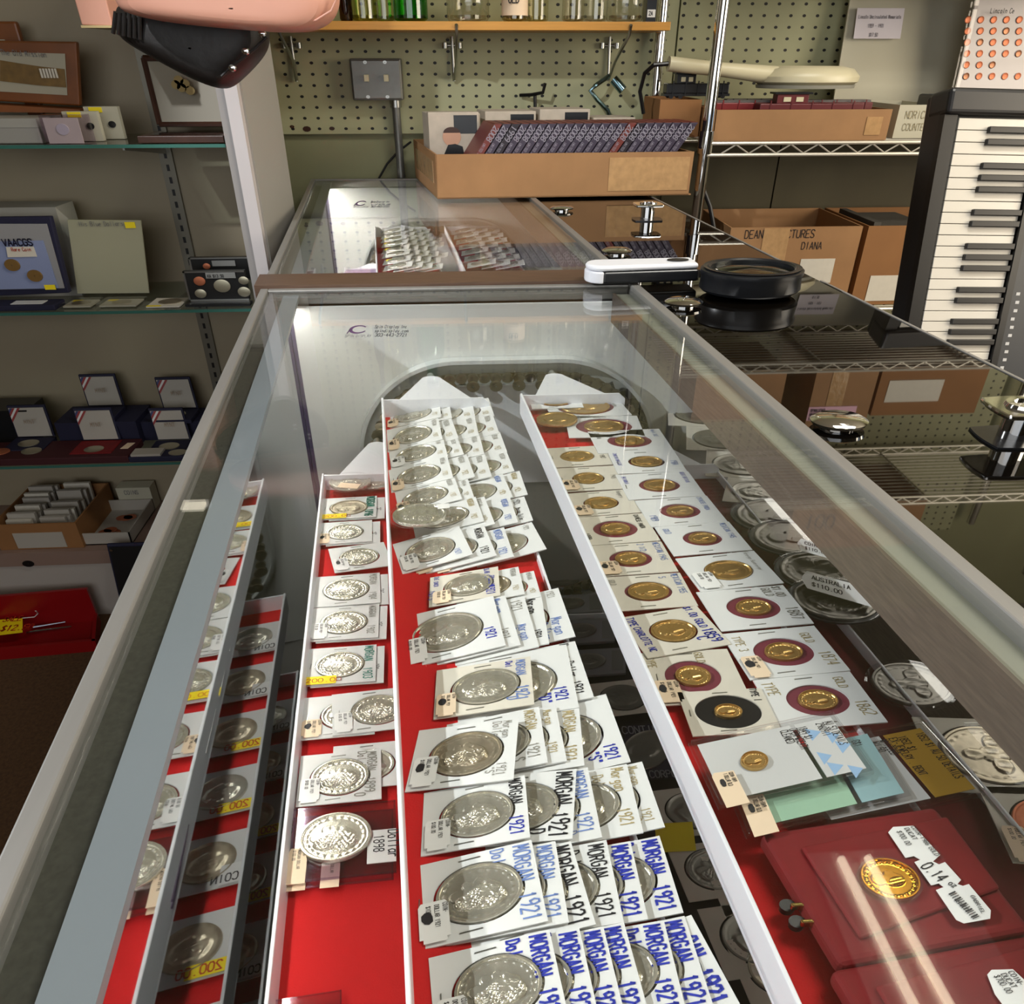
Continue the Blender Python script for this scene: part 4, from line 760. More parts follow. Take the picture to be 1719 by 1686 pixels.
def eslab(x, y, w_, h_, lb, dark=False):
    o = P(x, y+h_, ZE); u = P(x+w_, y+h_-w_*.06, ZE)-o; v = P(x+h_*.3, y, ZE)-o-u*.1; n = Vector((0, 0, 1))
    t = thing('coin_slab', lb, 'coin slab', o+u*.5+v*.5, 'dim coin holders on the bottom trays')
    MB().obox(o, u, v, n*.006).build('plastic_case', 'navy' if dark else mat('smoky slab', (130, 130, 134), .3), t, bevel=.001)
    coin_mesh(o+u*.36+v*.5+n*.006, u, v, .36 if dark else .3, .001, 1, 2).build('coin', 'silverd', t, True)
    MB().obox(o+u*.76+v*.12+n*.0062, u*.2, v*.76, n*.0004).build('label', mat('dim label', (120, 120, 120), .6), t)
    return t
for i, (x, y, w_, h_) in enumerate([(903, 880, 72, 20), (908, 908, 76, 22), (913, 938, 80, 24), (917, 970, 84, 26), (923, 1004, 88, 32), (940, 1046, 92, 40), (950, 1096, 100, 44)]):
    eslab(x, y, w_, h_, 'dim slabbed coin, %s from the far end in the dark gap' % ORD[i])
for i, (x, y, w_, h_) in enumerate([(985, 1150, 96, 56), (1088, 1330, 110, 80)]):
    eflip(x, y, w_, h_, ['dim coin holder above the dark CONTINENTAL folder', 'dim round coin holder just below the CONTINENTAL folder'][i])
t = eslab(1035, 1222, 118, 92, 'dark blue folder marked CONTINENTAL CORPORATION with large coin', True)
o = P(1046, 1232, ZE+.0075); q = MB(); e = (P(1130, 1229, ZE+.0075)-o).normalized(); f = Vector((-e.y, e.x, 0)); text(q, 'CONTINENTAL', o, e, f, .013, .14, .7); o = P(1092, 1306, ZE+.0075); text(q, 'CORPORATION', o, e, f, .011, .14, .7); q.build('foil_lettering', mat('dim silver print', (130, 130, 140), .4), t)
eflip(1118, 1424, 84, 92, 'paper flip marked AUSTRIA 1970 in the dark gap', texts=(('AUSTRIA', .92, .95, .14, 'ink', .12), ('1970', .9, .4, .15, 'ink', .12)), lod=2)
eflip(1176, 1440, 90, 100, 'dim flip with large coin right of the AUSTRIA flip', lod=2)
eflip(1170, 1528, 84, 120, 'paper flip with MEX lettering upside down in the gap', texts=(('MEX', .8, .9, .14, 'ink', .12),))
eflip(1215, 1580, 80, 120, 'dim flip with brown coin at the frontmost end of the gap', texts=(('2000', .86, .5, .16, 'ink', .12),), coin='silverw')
MB_ = MB().obox(P(1103, 1432, ZE+.002), (.05, 0, 0), (.006, .04, 0), (0, 0, .0003)).build('price_sticker', 'yellow'); tag(MB_, 'yellow price tag lying in the dark gap by the fourth row', 'sticker')
for (zt, y_far, nm) in ((.655, .78, 'second'), (.53, .76, 'lowest')):
    for i in range(9 if nm == 'second' else 8):
        y = y_far-.012-i*.077; z = zt-.020; O = S(-.122, y-.058, z); v = Vector((K*.056, .056, 0)); u = Vector((.076, 0, 0)); n = Vector((0, 0, 1))
        t = thing('coin_flip', 'dim dollar flip, %s from the far end of %s left tray, mirrored' % (ORD[i], nm), 'coin holder', O+u*.5+v*.5, 'flips in the lower left trays')
        q = MB().obox(O, u, v, n*.001).build('cardboard', 'card', t); coin_mesh(O+u*.45+v*.5+n*.001, u, v, .35, .001, 1, 0).build('coin', 'silverw' if i % 3 else 'silver', t, True)
        o = O+(u*.02 if i % 2 else u*.0)+v*.02+n*.0026; MB().obox(o, u*(.42 if i in (2, 3, 5) else .26), v*(.2 if i in (2, 3, 5) else .34), n*.0002).build('price_sticker', 'yellow' if i in (2, 3, 5) else 'tagw', t)
        q2 = MB(); text(q2, '200.00' if i in (2, 3, 5) else 'COIN', o+u*.04+v*.04+n*.0004, u, v, .13, .14, .6); q2.build('printing', 'redink' if i in (2, 3, 5) else 'ink', t)
# ------------------------------------------------------------------ far case contents
for i in range(4):
    y0 = 2.02-i*.052
    for z0, in ((.772+.010*i,),):
        O = S(-.106, y0-.05, z0); u = Vector((.128, 0, 0)); v = Vector((K*.05, .05, .012)); n = Vector((0, 0, 1))
        t = thing('vinyl_coin_flip', 'plastic sleeved certificate, %s from the back of the far left tray' % ORD[i], 'coin holder', O+u*.5+v*.5, 'sleeved sheets in the far left tray')
        MB().obox(O, u, v, n*.003).build('paper_sheet', 'card', t); MB().obox(O+n*.0035-u*.01-v*.02, u*1.02, v*1.04, n*.001).build('vinyl_sleeve', 'vinyl', t)
        q = MB().add([O+u*(.5+.22*math.cos(a*.4))+v*(.45+.3*math.sin(a*.4))+n*.0032 for a in range(16)], [tuple(range(16))]); q.build('printed_oval', 'silverw', t)
        q = MB(); text(q, '1884', O+u*.8+v*.2+n*.0033, u, v, .3, .2, .1); q.build('printing', 'redink', t)
def farflips(a0, z, rows, nm, dark=False):
    for r, (y, n_, yl) in enumerate(rows):
        for i in range(n_):
            w_ = .064; O = S(a0+.01+i*(.022 if n_ > 3 else .032), y-.046, z+.002*(n_-i)); u = Vector((w_, -.006, .012)); v = Vector((K*.046+.006, .046, 0)); n = Vector((0, 0, 1))
            t = thing('coin_flip', 'small %s flip, %s in %s row from the back, far %s tray' % ('dim' if dark else 'yellow tagged' if yl else 'white', side(n_, i), ORD[r], nm), 'coin holder', O+u*.5+v*.5, 'flips in the far %s tray' % nm)
            MB().obox(O, u, v, n*.001).build('cardboard', 'card', t); coin_mesh(O+u*.46+v*.5+n*.001, u, v, .33, .001, 0, 0).build('coin', 'silver', t, True)
            if yl: MB().obox(O+u*.05+v*.6+n*.0022, u*.5, v*.3, n*.0002).build('price_sticker', 'yellow', t)
farflips(-.018, .870, [(2.06, 4, 0), (2.005, 4, 0), (1.95, 5, 1), (1.895, 5, 1), (1.84, 4, 1), (1.785, 5, 0), (1.73, 4, 1), (1.675, 4, 0)], 'middle')
farflips(.168, .872, [(2.05, 3, 0), (1.99, 3, 0), (1.93, 3, 0), (1.87, 3, 0), (1.81, 3, 0), (1.75, 3, 0), (1.69, 3, 0)], 'right', True)
# ------------------------------------------------------------------ cardboard box of proof sets on the far case
fl, fr = P(735, 338), P(1155, 331); bl = P(697, 300); bl = fl+(bl-fl)*.97; br = fr+(bl-fl)
H = .098; n = Vector((0, 0, 1)); e1 = (fr-fl).normalized(); e2 = (bl-fl).normalized(); th = .004
t = thing('cardboard_box', 'long open brown cardboard box with tape, full of proof sets', 'box', (fl+br)/2)
fl = fl+n*.005; D_ = bl-(fl-n*.005); W_ = fr+n*.005-fl
MB().obox(fl, W_+e1*.006, D_, n*.003).build('box_bottom', 'kraft', t)
MB().obox(fl, W_, e2*th, n*H+W_*.004).build('front_panel', 'kraft', t); MB().obox(fl+D_-e2*th, W_, e2*th, n*H).build('back_panel', 'kraft', t)
MB().obox(fl+e2*th, e1*th, D_-e2*2*th, n*H).build('side_panel', 'kraft', t); MB().obox(fl+W_-e1*th+e2*th, e1*th, D_-e2*2*th, n*H).build('side_panel', 'kraft', t)
MB().obox(fl+W_*.67-e2*.0012+n*.012, W_*.32, e2*.001, n*.075).build('packing_tape', 'tape', t); MB().obox(fl-e1*.0012+D_*.12+n*.03, e1*.001, D_*.76, n*.05).build('packing_tape', 'tape', t)
# purple proof sets leaning
spine = mat('grey violet proof box', (66, 58, 74), .4, noise=.2, nscale=60); spine2 = mat('dark proof box', (40, 34, 42), .4); spec = mat('red brown proof box', (110, 50, 44), .4); lett = mat('silver lettering', (150, 146, 158), .4)
N_ = 23
for i in range(N_):
    x0 = fl+W_*(.075+.755*i/(N_-1))+e2*(.012)+n*.010
    lean = Vector((.105, 0, .150));
    tk = e1*.0185; d = e2*.12
    pb = x0-tk*.5
    q = MB().obox(pb, tk, d, lean).build('proof_set_box', spec if i in (0, 15) else spine2 if i in (2, 16) else spine, bevel=.0008)
    tag(q, 'leaning dark proof set box marked 2008, %s from the left in the cardboard box' % (ORD[i] if i < 16 else 'leftover')if i < 16 else 'leaning dark proof set box marked 2008, %s from the right in the cardboard box' % (ORD[N_-1-i] if i < N_-1 else 'outermost'), 'coin set', 'proof sets in the cardboard box')
    L = lean.normalized(); up_ = (tk-L*tk.dot(L)).normalized()
    o = pb-e2*.0006+lean*.98+tk*.12
    m2 = MB(); text(m2, '2008' if i != 2 else '1999', o, -L, up_, .0125, .16, .75); text(m2, 'UNITED STATES', o-L*.045, -L, up_, .0058, .12, .6); m2.build('spine_lettering', lett, q)
    MB().obox(pb+lean*1.002+tk*.1, tk*.8, d*.9, L*.0008).build('flap', spec, q)
face = mat('skin toned print', (196, 150, 124), .5); paleb = mat('pale portrait box', (188, 176, 160), .5, noise=.15, nscale=40); facegrey = mat('grey print', (150, 140, 130), .5)
def pbox(o, w_, d, h, lb, lean=0., portraits=2):
    t = thing('portrait_box', lb, 'coin set', o, 'wide portrait boxes behind the proof sets')
    MB().obox(o, e1*w_, e2*d, n*h+e1*lean).build('body', paleb, t, bevel=.001)
    MB().obox(o+n*h*.72+e1*(w_*.5+lean*.72)-e2*.0006, e1*w_*.46, e2*.0005, n*h*.24).build('dark_print', 'softblack', t)
    for k in range(portraits):
        c = o+e1*(w_*(.45 if k % 2 == 0 else .38))+n*h*(.68-.45*k)-e2*.001
        q = MB().add([c+e1*.023*math.cos(a*.35)+n*.022*math.sin(a*.35) for a in range(18)], [tuple(range(18))]); q.build('portrait', face if k == 0 else facegrey, t)
        q = MB().add([c+e1*.02*math.cos(a*.35)*1.05+n*(.009+.013*math.sin(a*.35))-e2*.0004 for a in range(0, 10)], [tuple(range(10))]); q.build('portrait_hair', 'darkwood', t)
        q = MB().add([c-n*.022+e1*x-e2*.0002+n*z for x, z in ((-.022, -.02), (.03, -.02), (.026, 0), (.008, .006), (-.01, .004))], [(0, 1, 2, 3, 4)]); q.build('portrait_coat', 'softblack', t)
pbox(fl+e1*.008+e2*.138+n*.008, .125, .02, .17, 'pale portrait box with two heads, left end of the cardboard box')
pbox(fl+e1*.012+e2*.165+n*.008, .13, .10, .165, 'pale box lying behind the two heads portrait box', 0, 0)
pbox(fl+e1*.16+e2*.19+n*.008, .13, .10, .168, 'pale and dark portrait box, second along the back row', 0, 1)
pbox(fl+e1*.30+e2*.19+n*.008, .13, .10, .172, 'pale and dark portrait box, third along the back row', 0, 1)
pbox(fl+e1*.44+e2*.19+n*.008, .11, .10, .152, 'pink edged pale box at right end of the back row', 0, 0)
# ------------------------------------------------------------------ magnifier on the case
t = thing('magnifying_glass', 'black and white handheld magnifier with light lying across both cases', 'magnifier', P(1160, 478))
c = P(1257, 486, .987); z0 = .987
MB().lathe([(.062, .0), (.0655, .004), (.064, .02), (.066, .024), (.066, .030), (.056, .034), (.053, .032), (.053, .004), (.056, 0)], c, 56, 1.13, .84).build('lens_ring', 'softblack', t, True)
MB().lathe([(.001, .026), (.054, .024), (.054, .027), (.03, .031), (.001, .033)], c, 48, 1.13, .84, cap=False).build('lens', clear('lens glass', (.8, .84, .7), 1.6, .02, .05), t, True)
MB().lathe([(.056, .033), (.063, .0335)], c, 48, 1.13, .84, cap=False).build('ring_rim', mat('satin black', (34, 34, 38), .2), t, True)
hl = P(984, 472, z0); hr_ = P(1176, 466, z0); e = (hr_-hl); L = e.length; e.normalize(); f = Vector((-e.y, e.x, 0))
def cap_(s0, s1, w_, z1, z2, m, nm, b=.004):
    p = []
    for i in range(13): a = math.pi/2+math.pi*i/12; p.append(hl+e*(s0+w_+math.cos(a)*w_)+f*math.sin(a)*w_+n*(z1))
    p += [hl+e*s1-f*w_*.9+n*z1, hl+e*s1+f*w_*.9+n*z1]
    return MB().prism(p, n*(z2-z1)).build(nm, m, t, bevel=b, segs=3)
cap_(0, L*.94, .024, .0, .018, 'softblack', 'handle'); cap_(-.002, L*.93, .0235, .0185, .027, 'white', 'handle_cover', .005); cap_(-.003, L*.12, .0245, .001, .0182, 'white', 'handle_end')
q = []
for i in range(20): q.append(hl+e*(L*.78+math.cos(i*.314)*.013*1.3)+f*math.sin(i*.314)*.009+n*.0274)
MB().prism(q, n*.0012).build('switch_button', 'black', t)
# ------------------------------------------------------------------ wire rack
t = thing('wire_rack', 'chrome wire shelving rack right of the cases', 'rack', (1.1, 2.1, 0))
YF_, YB = 1.95, 2.28; XL, XR = .597, 1.95
for (x, y) in ((XL-.003, YF_), (.535, YB), (XR, YF_), (XR, YB)):
    MB().tube((x, y, 0), (x, y, 2.25), .0145, 18).build('post', 'chrome', t, True)
    MB().tube((x, y, 1.075), (x, y, 1.125), .019, 18).build('post_collar', 'chrome', t, True)
WM = mat('bright shelf wire', (222, 218, 206), .28, .55)
for z in (.68, 1.098, 1.462, 1.93):
    m = MB()
    for y in (YF_-.012, YB): m.tube((XL, y, z), (XR, y, z), .0042, 8).tube((XL, y, z-.026), (XR, y, z-.026), .0042, 8)
    m.build('shelf_rail', WM, t, True); m = MB()
    for y in (YF_-.012, YB):
        pts = [(XL+.035+i*.0345, y, z-.003 if i % 2 else z-.023) for i in range(int((XR-XL-.05)/.0345))]
        m.poly(pts, .0022, 6)
    m.build('shelf_truss', WM, t, True); m = MB()
    for i in range(15): y = YF_+.01+i*(YB-YF_-.02)/14; m.tube((XL, y, z+.001), (XR, y, z+.001), .0024, 6)
    for x in (XL+.02, XL+.45, XL+.9, XR-.02): m.tube((x, YF_, z-.003), (x, YB, z-.003), .003, 6)
    w_ = m.build('shelf_wires', WM, t, True)
def cbox(x0, x1, y0, y1, z0, z1, name, label, m='kraft', open_=True, rot=None, group=None, cat='box'):
    t = thing(name, label, cat, ((x0+x1)/2, (y0+y1)/2, z0), group); e = .004
    MB().box(x0, x1, y0, y1, z0, z0+e).build('box_bottom', m, t)
    for nm, a in (('front_panel', (x0, x1, y0, y0+e)), ('back_panel', (x0, x1, y1-e, y1)), ('side_panel', (x0, x0+e, y0+e, y1-e)), ('side_panel', (x1-e, x1, y0+e, y1-e))):
        MB().box(*a, z0+e, z1).build(nm, m, t)
    if not open_: MB().box(x0, x1, y0, y1, z1, z1+e).build('box_top', m, t)
    return t
zt = 1.1015
a, b = PY(1197, 237, 1.955), PY(1486, 237, 1.955)
tb = cbox(a.x, b.x, 1.955, 2.16, zt, zt+.068, 'cardboard_box', 'shallow torn cardboard tray of model train cars on the wire rack')
q = MB().obox((b.x-.06, 1.9535, zt+.012), (.04, 0, 0), (0, .001, 0), (0, 0, .04)); q.build('packing_tape', 'tape', tb)
MB().box(a.x+.005, b.x-.005, 1.96, 2.155, zt+.0045, zt+.0445).build('packing_paper', 'kraftd', tb)
cbox(.50, a.x-.006, 2.07, 2.26, zt, zt+.085, 'cardboard_box', 'dark cardboard box on the rack behind the chrome post', 'kraftd')
a2, b2 = PY(1490, 237, 2.0), PY(1530, 237, 2.0)
tg_ = cbox(a2.x+.01, b2.x+.06, 2.0, 2.2, zt, zt+.075, 'carton', 'pale grey carton right of the train box on the rack', 'beige')
q = MB(); text(q, 'NDRICA', (a2.x+.03, 1.999, zt+.045), (1, 0, 0), (0, 0, 1), .016, .1); text(q, 'COUNTER', (a2.x+.03, 1.999, zt+.018), (1, 0, 0), (0, 0, 1), .015, .1); q.build('faint_lettering', mat('faint print', (160, 150, 120), .7), tg_)
maroon = mat('maroon model plastic', (96, 30, 34), .4); 
def car(x, y, z, L, lb, m, cab=False, ang=0.):
    t = thing('model_train_car', lb, 'model train', (x+L/2, y, z), 'model train cars in the cardboard tray')
    MB().box(x, x+L, y-.02, y+.02, z+.012, z+.034).build('body', m, t, bevel=.002)
    MB().box(x-.004, x+L+.004, y-.018, y+.018, z+.006, z+.012).build('chassis', 'softblack', t)
    for k in (.16, .84):
        for s in (-1, 1):
            for d in (-.012, .012): MB().lathe([(.001, -.003), (.006, -.003), (.006, .003), (.001, .003)], (x+L*k+d, y+s*.016, z+.0065), 12, 1, 1, axis='y', cap=False).build('wheel', 'softblack', t)
    if cab:
        MB().box(x+L*.16, x+L*.46, y-.016, y+.016, z+.034, z+.054).build('cab', m, t, bevel=.001); MB().box(x+L*.13, x+L*.49, y-.019, y+.019, z+.054, z+.058).build('roof', 'softblack', t)
        for k in (.22, .34): MB().box(x+L*k, x+L*(k+.07), y-.0175, y-.0165, z+.038, z+.048).build('window', 'ivory', t)
    else: MB().box(x+.004, x+L-.004, y-.015, y+.015, z+.034, z+.039).build('load', mat('grey load', (96, 90, 88), .5), t)
    for k in (.1, .3, .5, .7, .9): MB().box(x+L*k-.0015, x+L*k+.0015, y-.0215, y-.0201, z+.008, z+.040).build('rib', m, t)
car(a.x+.11, 1.99, zt+.046, .26, 'maroon model caboose with small windows, front of the cardboard tray', maroon, True)
car(a.x+.012, 2.035, zt+.046, .20, 'dark red model flat car left behind the caboose', mat('dark red plastic', (120, 30, 32), .4))
car(a.x+.23, 2.045, zt+.046, .19, 'maroon model freight car right behind the caboose', maroon)
car(a.x-.10, 2.09, zt+.0862, .16, 'black and red model locomotive above the dark box at left', 'softblack', True)
car(a.x+.06, 2.10, zt+.046, .18, 'black model tank car under the magnifier lamp head', 'softblack')
# magnifier lamp on the trains
t = thing('magnifier_lamp', 'cream magnifier lamp head and handle lying on the train box', 'lamp', PY(1300, 130, 2.08))
c = PY(1352, 140, 2.08)+Vector((0, 0, .012)); Mi = 'ivory'
MB().lathe([(.105, .006), (.114, .012), (.115, .024), (.100, .040), (.072, .046), (.066, .042), (.066, .004)], c-Vector((0, 0, .02)), 56, 1.15, .75).build('lamp_head', Mi, t, True)
MB().lathe([(.066, 0), (.108, 0), (.110, .008), (.066, .006)], c-Vector((0, 0, .022)), 48, 1.15, .75, cap=False).build('light_diffuser', mat('grey diffuser', (150, 148, 136), .2), t, True)
MB().lathe([(.001, .006), (.066, .004), (.066, .008), (.001, .014)], c-Vector((0, 0, .012)), 40, 1.15, .75, cap=False).build('lens', clear('lens glass'), t, True)
h0 = PY(1122, 107, 2.04); h1 = c+Vector((-.09, -.02, .006))
MB().tube(h0, h0.lerp(h1, .5), .0165, 20, .0155).tube(h0.lerp(h1, .5), h1, .0155, 20, .021).build('handle', Mi, t, True)
MB().poly([h0, h0+Vector((-.035, .0, -.002)), h0+Vector((-.052, .02, -.02)), h0+Vector((-.056, .04, -.06)), h0+Vector((-.04, .05, -.11))], .005).build('cord', 'black', t, True)
tag(MB().poly([(.60, 1.972, 1.06), (.604, 1.972, 1.0), (.63, 1.965, .95), (.66, 1.96, .86), (.655, 1.96, .80)], .0055).build('cable', 'black', smooth=True), 'black cable hanging down from the rack post', 'cable')
# boxes on the low shelf
zl = .684
a, b = PY(1226, 400, 1.96), PY(1446, 400, 1.96)
t = cbox(a.x, b.x, 1.965, 2.24, zl, .895, 'cardboard_box', 'brown cardboard box with marker writing and white label, low on the rack')
q = MB(); text(q, 'DEANNA PICTURES', (a.x+.04, 1.964, .868), (1, 0, 0), (0, 0, 1), .020, .1); text(q, 'DIANA', (a.x+.2, 1.964, .838), (1, 0, 0), (0, 0, 1), .018, .1); q.build('marker_writing', 'ink', t)
p = PY(1345, 435, 1.964); MB().box(p.x, p.x+.095, 1.9635, 1.9645, p.z-.065, p.z).build('white_label', 'cardold', t); MB().box(a.x+.09, a.x+.16, 1.9635, 1.9645, .78, .893).build('packing_tape', 'tape', t)
a, b = PY(1450, 400, 1.97), PY(1580, 400, 1.97)
t = cbox(a.x+.004, b.x+.14, 1.965, 2.24, zl, .895, 'cardboard_box', 'darker cardboard box with white label behind the keyboard', 'kraftd')
p = PY(1462, 463, 1.964); MB().box(p.x, p.x+.10, 1.9635, 1.9645, p.z-.07, p.z).build('white_label', 'cardold', t)
MB().box(a.x+.03, a.x+.05, 1.99, 2.2, .80, .90).box(a.x+.06, a.x+.2, 1.99, 2.2, .80, .888).build('papers', mat('dark grey papers', (70, 66, 60), .7), t)
# boxes on the upper shelf (seen mirrored in the black glass)
zu = 1.467
for i, (x0, x1, h, m, lb) in enumerate([(.66, .93, .15, 'kraft', 'brown box on the upper rack shelf, reflected left in the black glass'), (1.02, 1.21, .2, 'kraft', 'taped brown box with pink label on the upper rack shelf'), (1.22, 1.55, .15, 'kraftd', 'brown box with white label on the upper rack shelf')]):
    t = cbox(x0, x1, 1.965, 2.22, zu, zu+h, 'cardboard_box', lb, m, False)
    if i == 1:
        lbq = MB().box(x0+.0, x1-.04, 1.9635, 1.9645, zu+.12, zu+.165).build('shipping_label', mat('pink label', (240, 190, 210), .6), t); q = MB()
        for k, s in enumerate(('FRESH PACKED', 'RECORDS', 'QUARTERS')): text(q, s, (x0+.006, 1.9625, zu+.153-.013*k), (1, 0, 0), (0, 0, 1), .009, .2)
        q.build('printing', 'ink', t); MB().box(x0+.05, x0+.10, 1.9635, 1.9645, zu+.0, zu+.118).build('packing_tape', 'tape', t)
    if i == 2: MB().box(x0+.03, x0+.2, 1.9635, 1.9645, zu+.04, zu+.11).build('white_label', 'cardold', t)
t = cbox(1.05, 1.5, 1.965, 2.22, 1.9345, 2.11, 'cardboard_box', 'tan box lettered 100 on the top rack shelf, reflected in black glass', 'kraft', False)
q = MB(); text(q, '100', (1.10, 1.963, 1.98), (1, 0, 0), (0, 0, 1), .05, .14, .7); q.build('printing', 'ink', t)
# board, penny board, black case
zb_ = 1.18
a, b = PY(1398, 165, 2.22), PY(1604, 165, 2.22)
t = thing('foam_board', 'large off white board with a paper price notice leaning on pegboard', 'board', ((a.x+b.x)/2, 2.24, zb_))
MB().obox((a.x, 2.205, 1.105), (b.x-a.x, 0, 0), (0, .006, 0), (.012, .06, .325)).build('board', 'beige', t)
p = PY(1431, 65, 2.232); nb = MB().obox((p.x, 2.226, p.z), (.128, 0, 0), (0, .001, 0), (.0, .0135, .068)).build('paper_notice', mat('lilac white paper', (214, 208, 216), .6), t); q = MB()
for k, (s, xx) in enumerate((('Lincoln Uncirculated Memorials', .006), ('1959 - 1971', .035), ('$17.50', .042))): text(q, s, (p.x+xx, 2.2333-.004*k, p.z+.045-.02*k), (1, 0, 0), (0, .19, .98), .0078, .16, .42)
q.build('notice_printing', mat('grey print 2', (120, 116, 124), .6), nb)
a, b = PY(1612, 135, 2.12), PY(1720, 135, 2.12)
t = thing('penny_board', 'clear framed board of copper pennies in rows, right picture edge', 'coin board', (a.x+.15, 2.13, 1.18))
MB().obox((a.x, 2.12, 1.12), (.36, 0, 0), (0, .005, 0), (.0, .03, .30)).build('backing', mat('silvery grey board', (196, 188, 186), .35), t)
f_ = MB().obox((a.x-.008, 2.112, 1.12), (.012, 0, 0), (0, .014, 0), (0, .03, .30)).obox((a.x-.008, 2.142, 1.415), (.37, 0, 0), (0, .014, 0), (0, .001, .012)); f_.build('clear_frame', 'caps', t)
for r in range(6):
    for k in range(8):
        c = PY(1629+k*21.7-r*1.6, 33+r*19.0, 2.132-.0); 
        if r == 4 and k > 2: continue
        if c.z < 1.15: continue
        c.y = 2.12+.03*(c.z-1.12)/.30-.001
        m = 'copper' if (k*7+r*3) % 11 not in (2, 4) else 'darkwood'
        MB().lathe([(.0068, 0), (.0072, .001), (.0062, .0016), (.0055, .0012), (.001, .0016)], c, 18, 1.2, 1.12, axis='y').build('penny', mat('dull cent', (150, 104, 78), .4, .8) if m == 'darkwood' else m, t, True)
q = MB(); o = PY(1662, 22, 2.128); text(q, 'Lincoln Ce', o, (1, 0, 0), (0, 0, 1), .010, .14); q.build('title_lettering', 'ink', t)
a = PY(1556, 166, 2.04)
t = thing('instrument_case', 'long black case lying on the rack above the keyboard end', 'case', (a.x+.2, 2.07, zt))
a.x += .016; MB().box(a.x, a.x+.5, 2.03, 2.114, zt+.02, zt+.095).build('body', 'softblack', t, bevel=.006); MB().box(a.x+.004, a.x+.496, 2.026, 2.03, zt+.055, zt+.058).build('seam_rib', 'black', t)
MB().box(a.x+.02, a.x+.48, 2.035, 2.115, zt, zt+.02).build('foot_rail', 'black', t)
# ------------------------------------------------------------------ keyboard standing on end
O = PY(1590, 152, 1.5); Bt = PY(1517, 570, 1.395); Lv = (Bt-O).normalized(); Wv = Vector((1, .02, 0)); Wv = (Wv-Lv*Wv.dot(Lv)).normalized(); Nv = Lv.cross(Wv)
if Nv.y > 0: Nv = -Nv
t = thing('keyboard', 'black electric piano keyboard standing on end beside the case', 'keyboard', O+Lv*1.2)
KB = lambda u, v, h=0.: O+Wv*u+Lv*v+Nv*h
LL = -O.z/Lv.z*.985
MB().obox(KB(0, 0, -.06), Wv*.42, Lv*LL, Nv*.055).build('body', 'softblack', t, bevel=.004)
MB().obox(KB(-.002, -.004, -.05), Wv*.43, Lv*.045, Nv*.066).build('end_cap', mat('charcoal plastic', (40, 40, 42), .35), t, bevel=.008, segs=3)
MB().obox(KB(0, .04, -.01), Wv*.026, Lv*(LL-.04), Nv*.016).build('cheek_strip', 'black', t)
pt = .0207; kw = .0262; x0 = .030; wl = .158
for i in range(44):
    v0 = .046+i*pt
    if v0 > .90: break
    MB().obox(KB(x0, v0, -.008), Wv*wl, Lv*(pt-.0012), Nv*.014).build('white_key', 'key', t, bevel=.0008)
    if i % 7 not in (2, 6): MB().obox(KB(x0+.058, v0+pt*.68, .006), Wv*.10, Lv*pt*.56, Nv*.009).build('black_key', 'black', t, bevel=.0015)
MB().obox(KB(x0+wl+.003, .04, -.006), Wv*.014, Lv*(LL-.05), Nv*.02).build('key_slip', 'black', t)
MB().obox(KB(x0+wl+.017, .04, -.006), Wv*.215, Lv*(LL-.05), Nv*.018).build('control_panel', mat('dark grey panel', (52, 54, 58), .4), t)
q = MB()
for i in range(26): q.obox(KB(x0+wl+.026+(.002 if i % 3 else 0), .36+i*.0165, .0122), Wv*.008, Lv*.006, Nv*.0004)
q.build('panel_marks', mat('pale print', (190, 190, 190), .5), t)
q = MB(); text(q, 'YAMAHA', KB(x0+wl+.034, .555, .0125), Lv, Wv, .0105, .2, .8); q.build('brand_lettering', mat('pale print', (190, 190, 190), .5), t)
# ------------------------------------------------------------------ left shelving unit
UY, BY = 1.56, 1.80; XE = -.452
t = thing('display_shelving', 'white display shelving unit with glass shelves against the left wall', 'shelving', (-1.1, 1.68, 0))
MB().box(-1.75, XE, BY, BY+.02, 0, 1.75).build('back_panel', mat('beige back panel', (160, 148, 124), .55, noise=.08, nscale=3), t)
pg = mat('pale grey metal', (196, 190, 190), .4)
MB().box(XE, XE+.016, UY-.004, UY+.012, 0, 1.75).build('end_panel_edge', mat('mid grey edge', (150, 146, 144), .4), t)
MB().box(XE+.016, XE+.040, UY-.008, UY+.012, 0, 1.75).build('corner_trim', pg, t)
MB().box(XE+.022, XE+.044, UY+.012, UY+.30, 0, 1.75).build('end_panel', mat('grey end panel', (160, 158, 152), .45), t)
for x in (-.655, -1.35):
    m = MB().box(x-.014, x+.014, BY-.008, BY, .1, 1.36).build('slotted_standard', mat('dull steel', (128, 124, 112), .4, .6), t); q = MB()
    for i in range(48): q.box(x-.003, x+.003, BY-.0088, BY-.0081, .12+i*.0255, .133+i*.0255)
    q.build('slot_row', 'black', m)
for z in (1.138, .822, .458):
    MB().box(-1.75, XE-.002, UY, BY-.01, z-.006, z).build('glass_shelf', 'shelfglass', t); MB().box(-1.75, XE-.002, UY-.0015, UY, z-.006, z).build('shelf_edge', 'glassteal', t)
    for x in (-.655, -1.35): MB().prism([(x, BY-.008, z-.0065), (x, UY+.02, z-.0065), (x, UY+.02, z-.012), (x, BY-.008, z-.04)], (.004, 0, 0)).build('shelf_arm', 'steel', t)
MB().box(-1.75, XE, UY, BY, .17, .211).build('base_deck', mat('pinkish trim', (140, 116, 104), .5), t); MB().box(-1.75, XE, UY+.004, UY+.02, .0, .17).build('kick_panel', mat('dull white kick board', (176, 168, 160), .6), t)
x = PY(48, 946, UY).x; MB().lathe([(.001, 0), (.012, 0), (.012, .001), (.001, .001)], (x, UY-.0015, PY(48, 946, UY).z), 20, 1.2, .8, axis='y', cap=False).build('lock_hole', 'black', t)
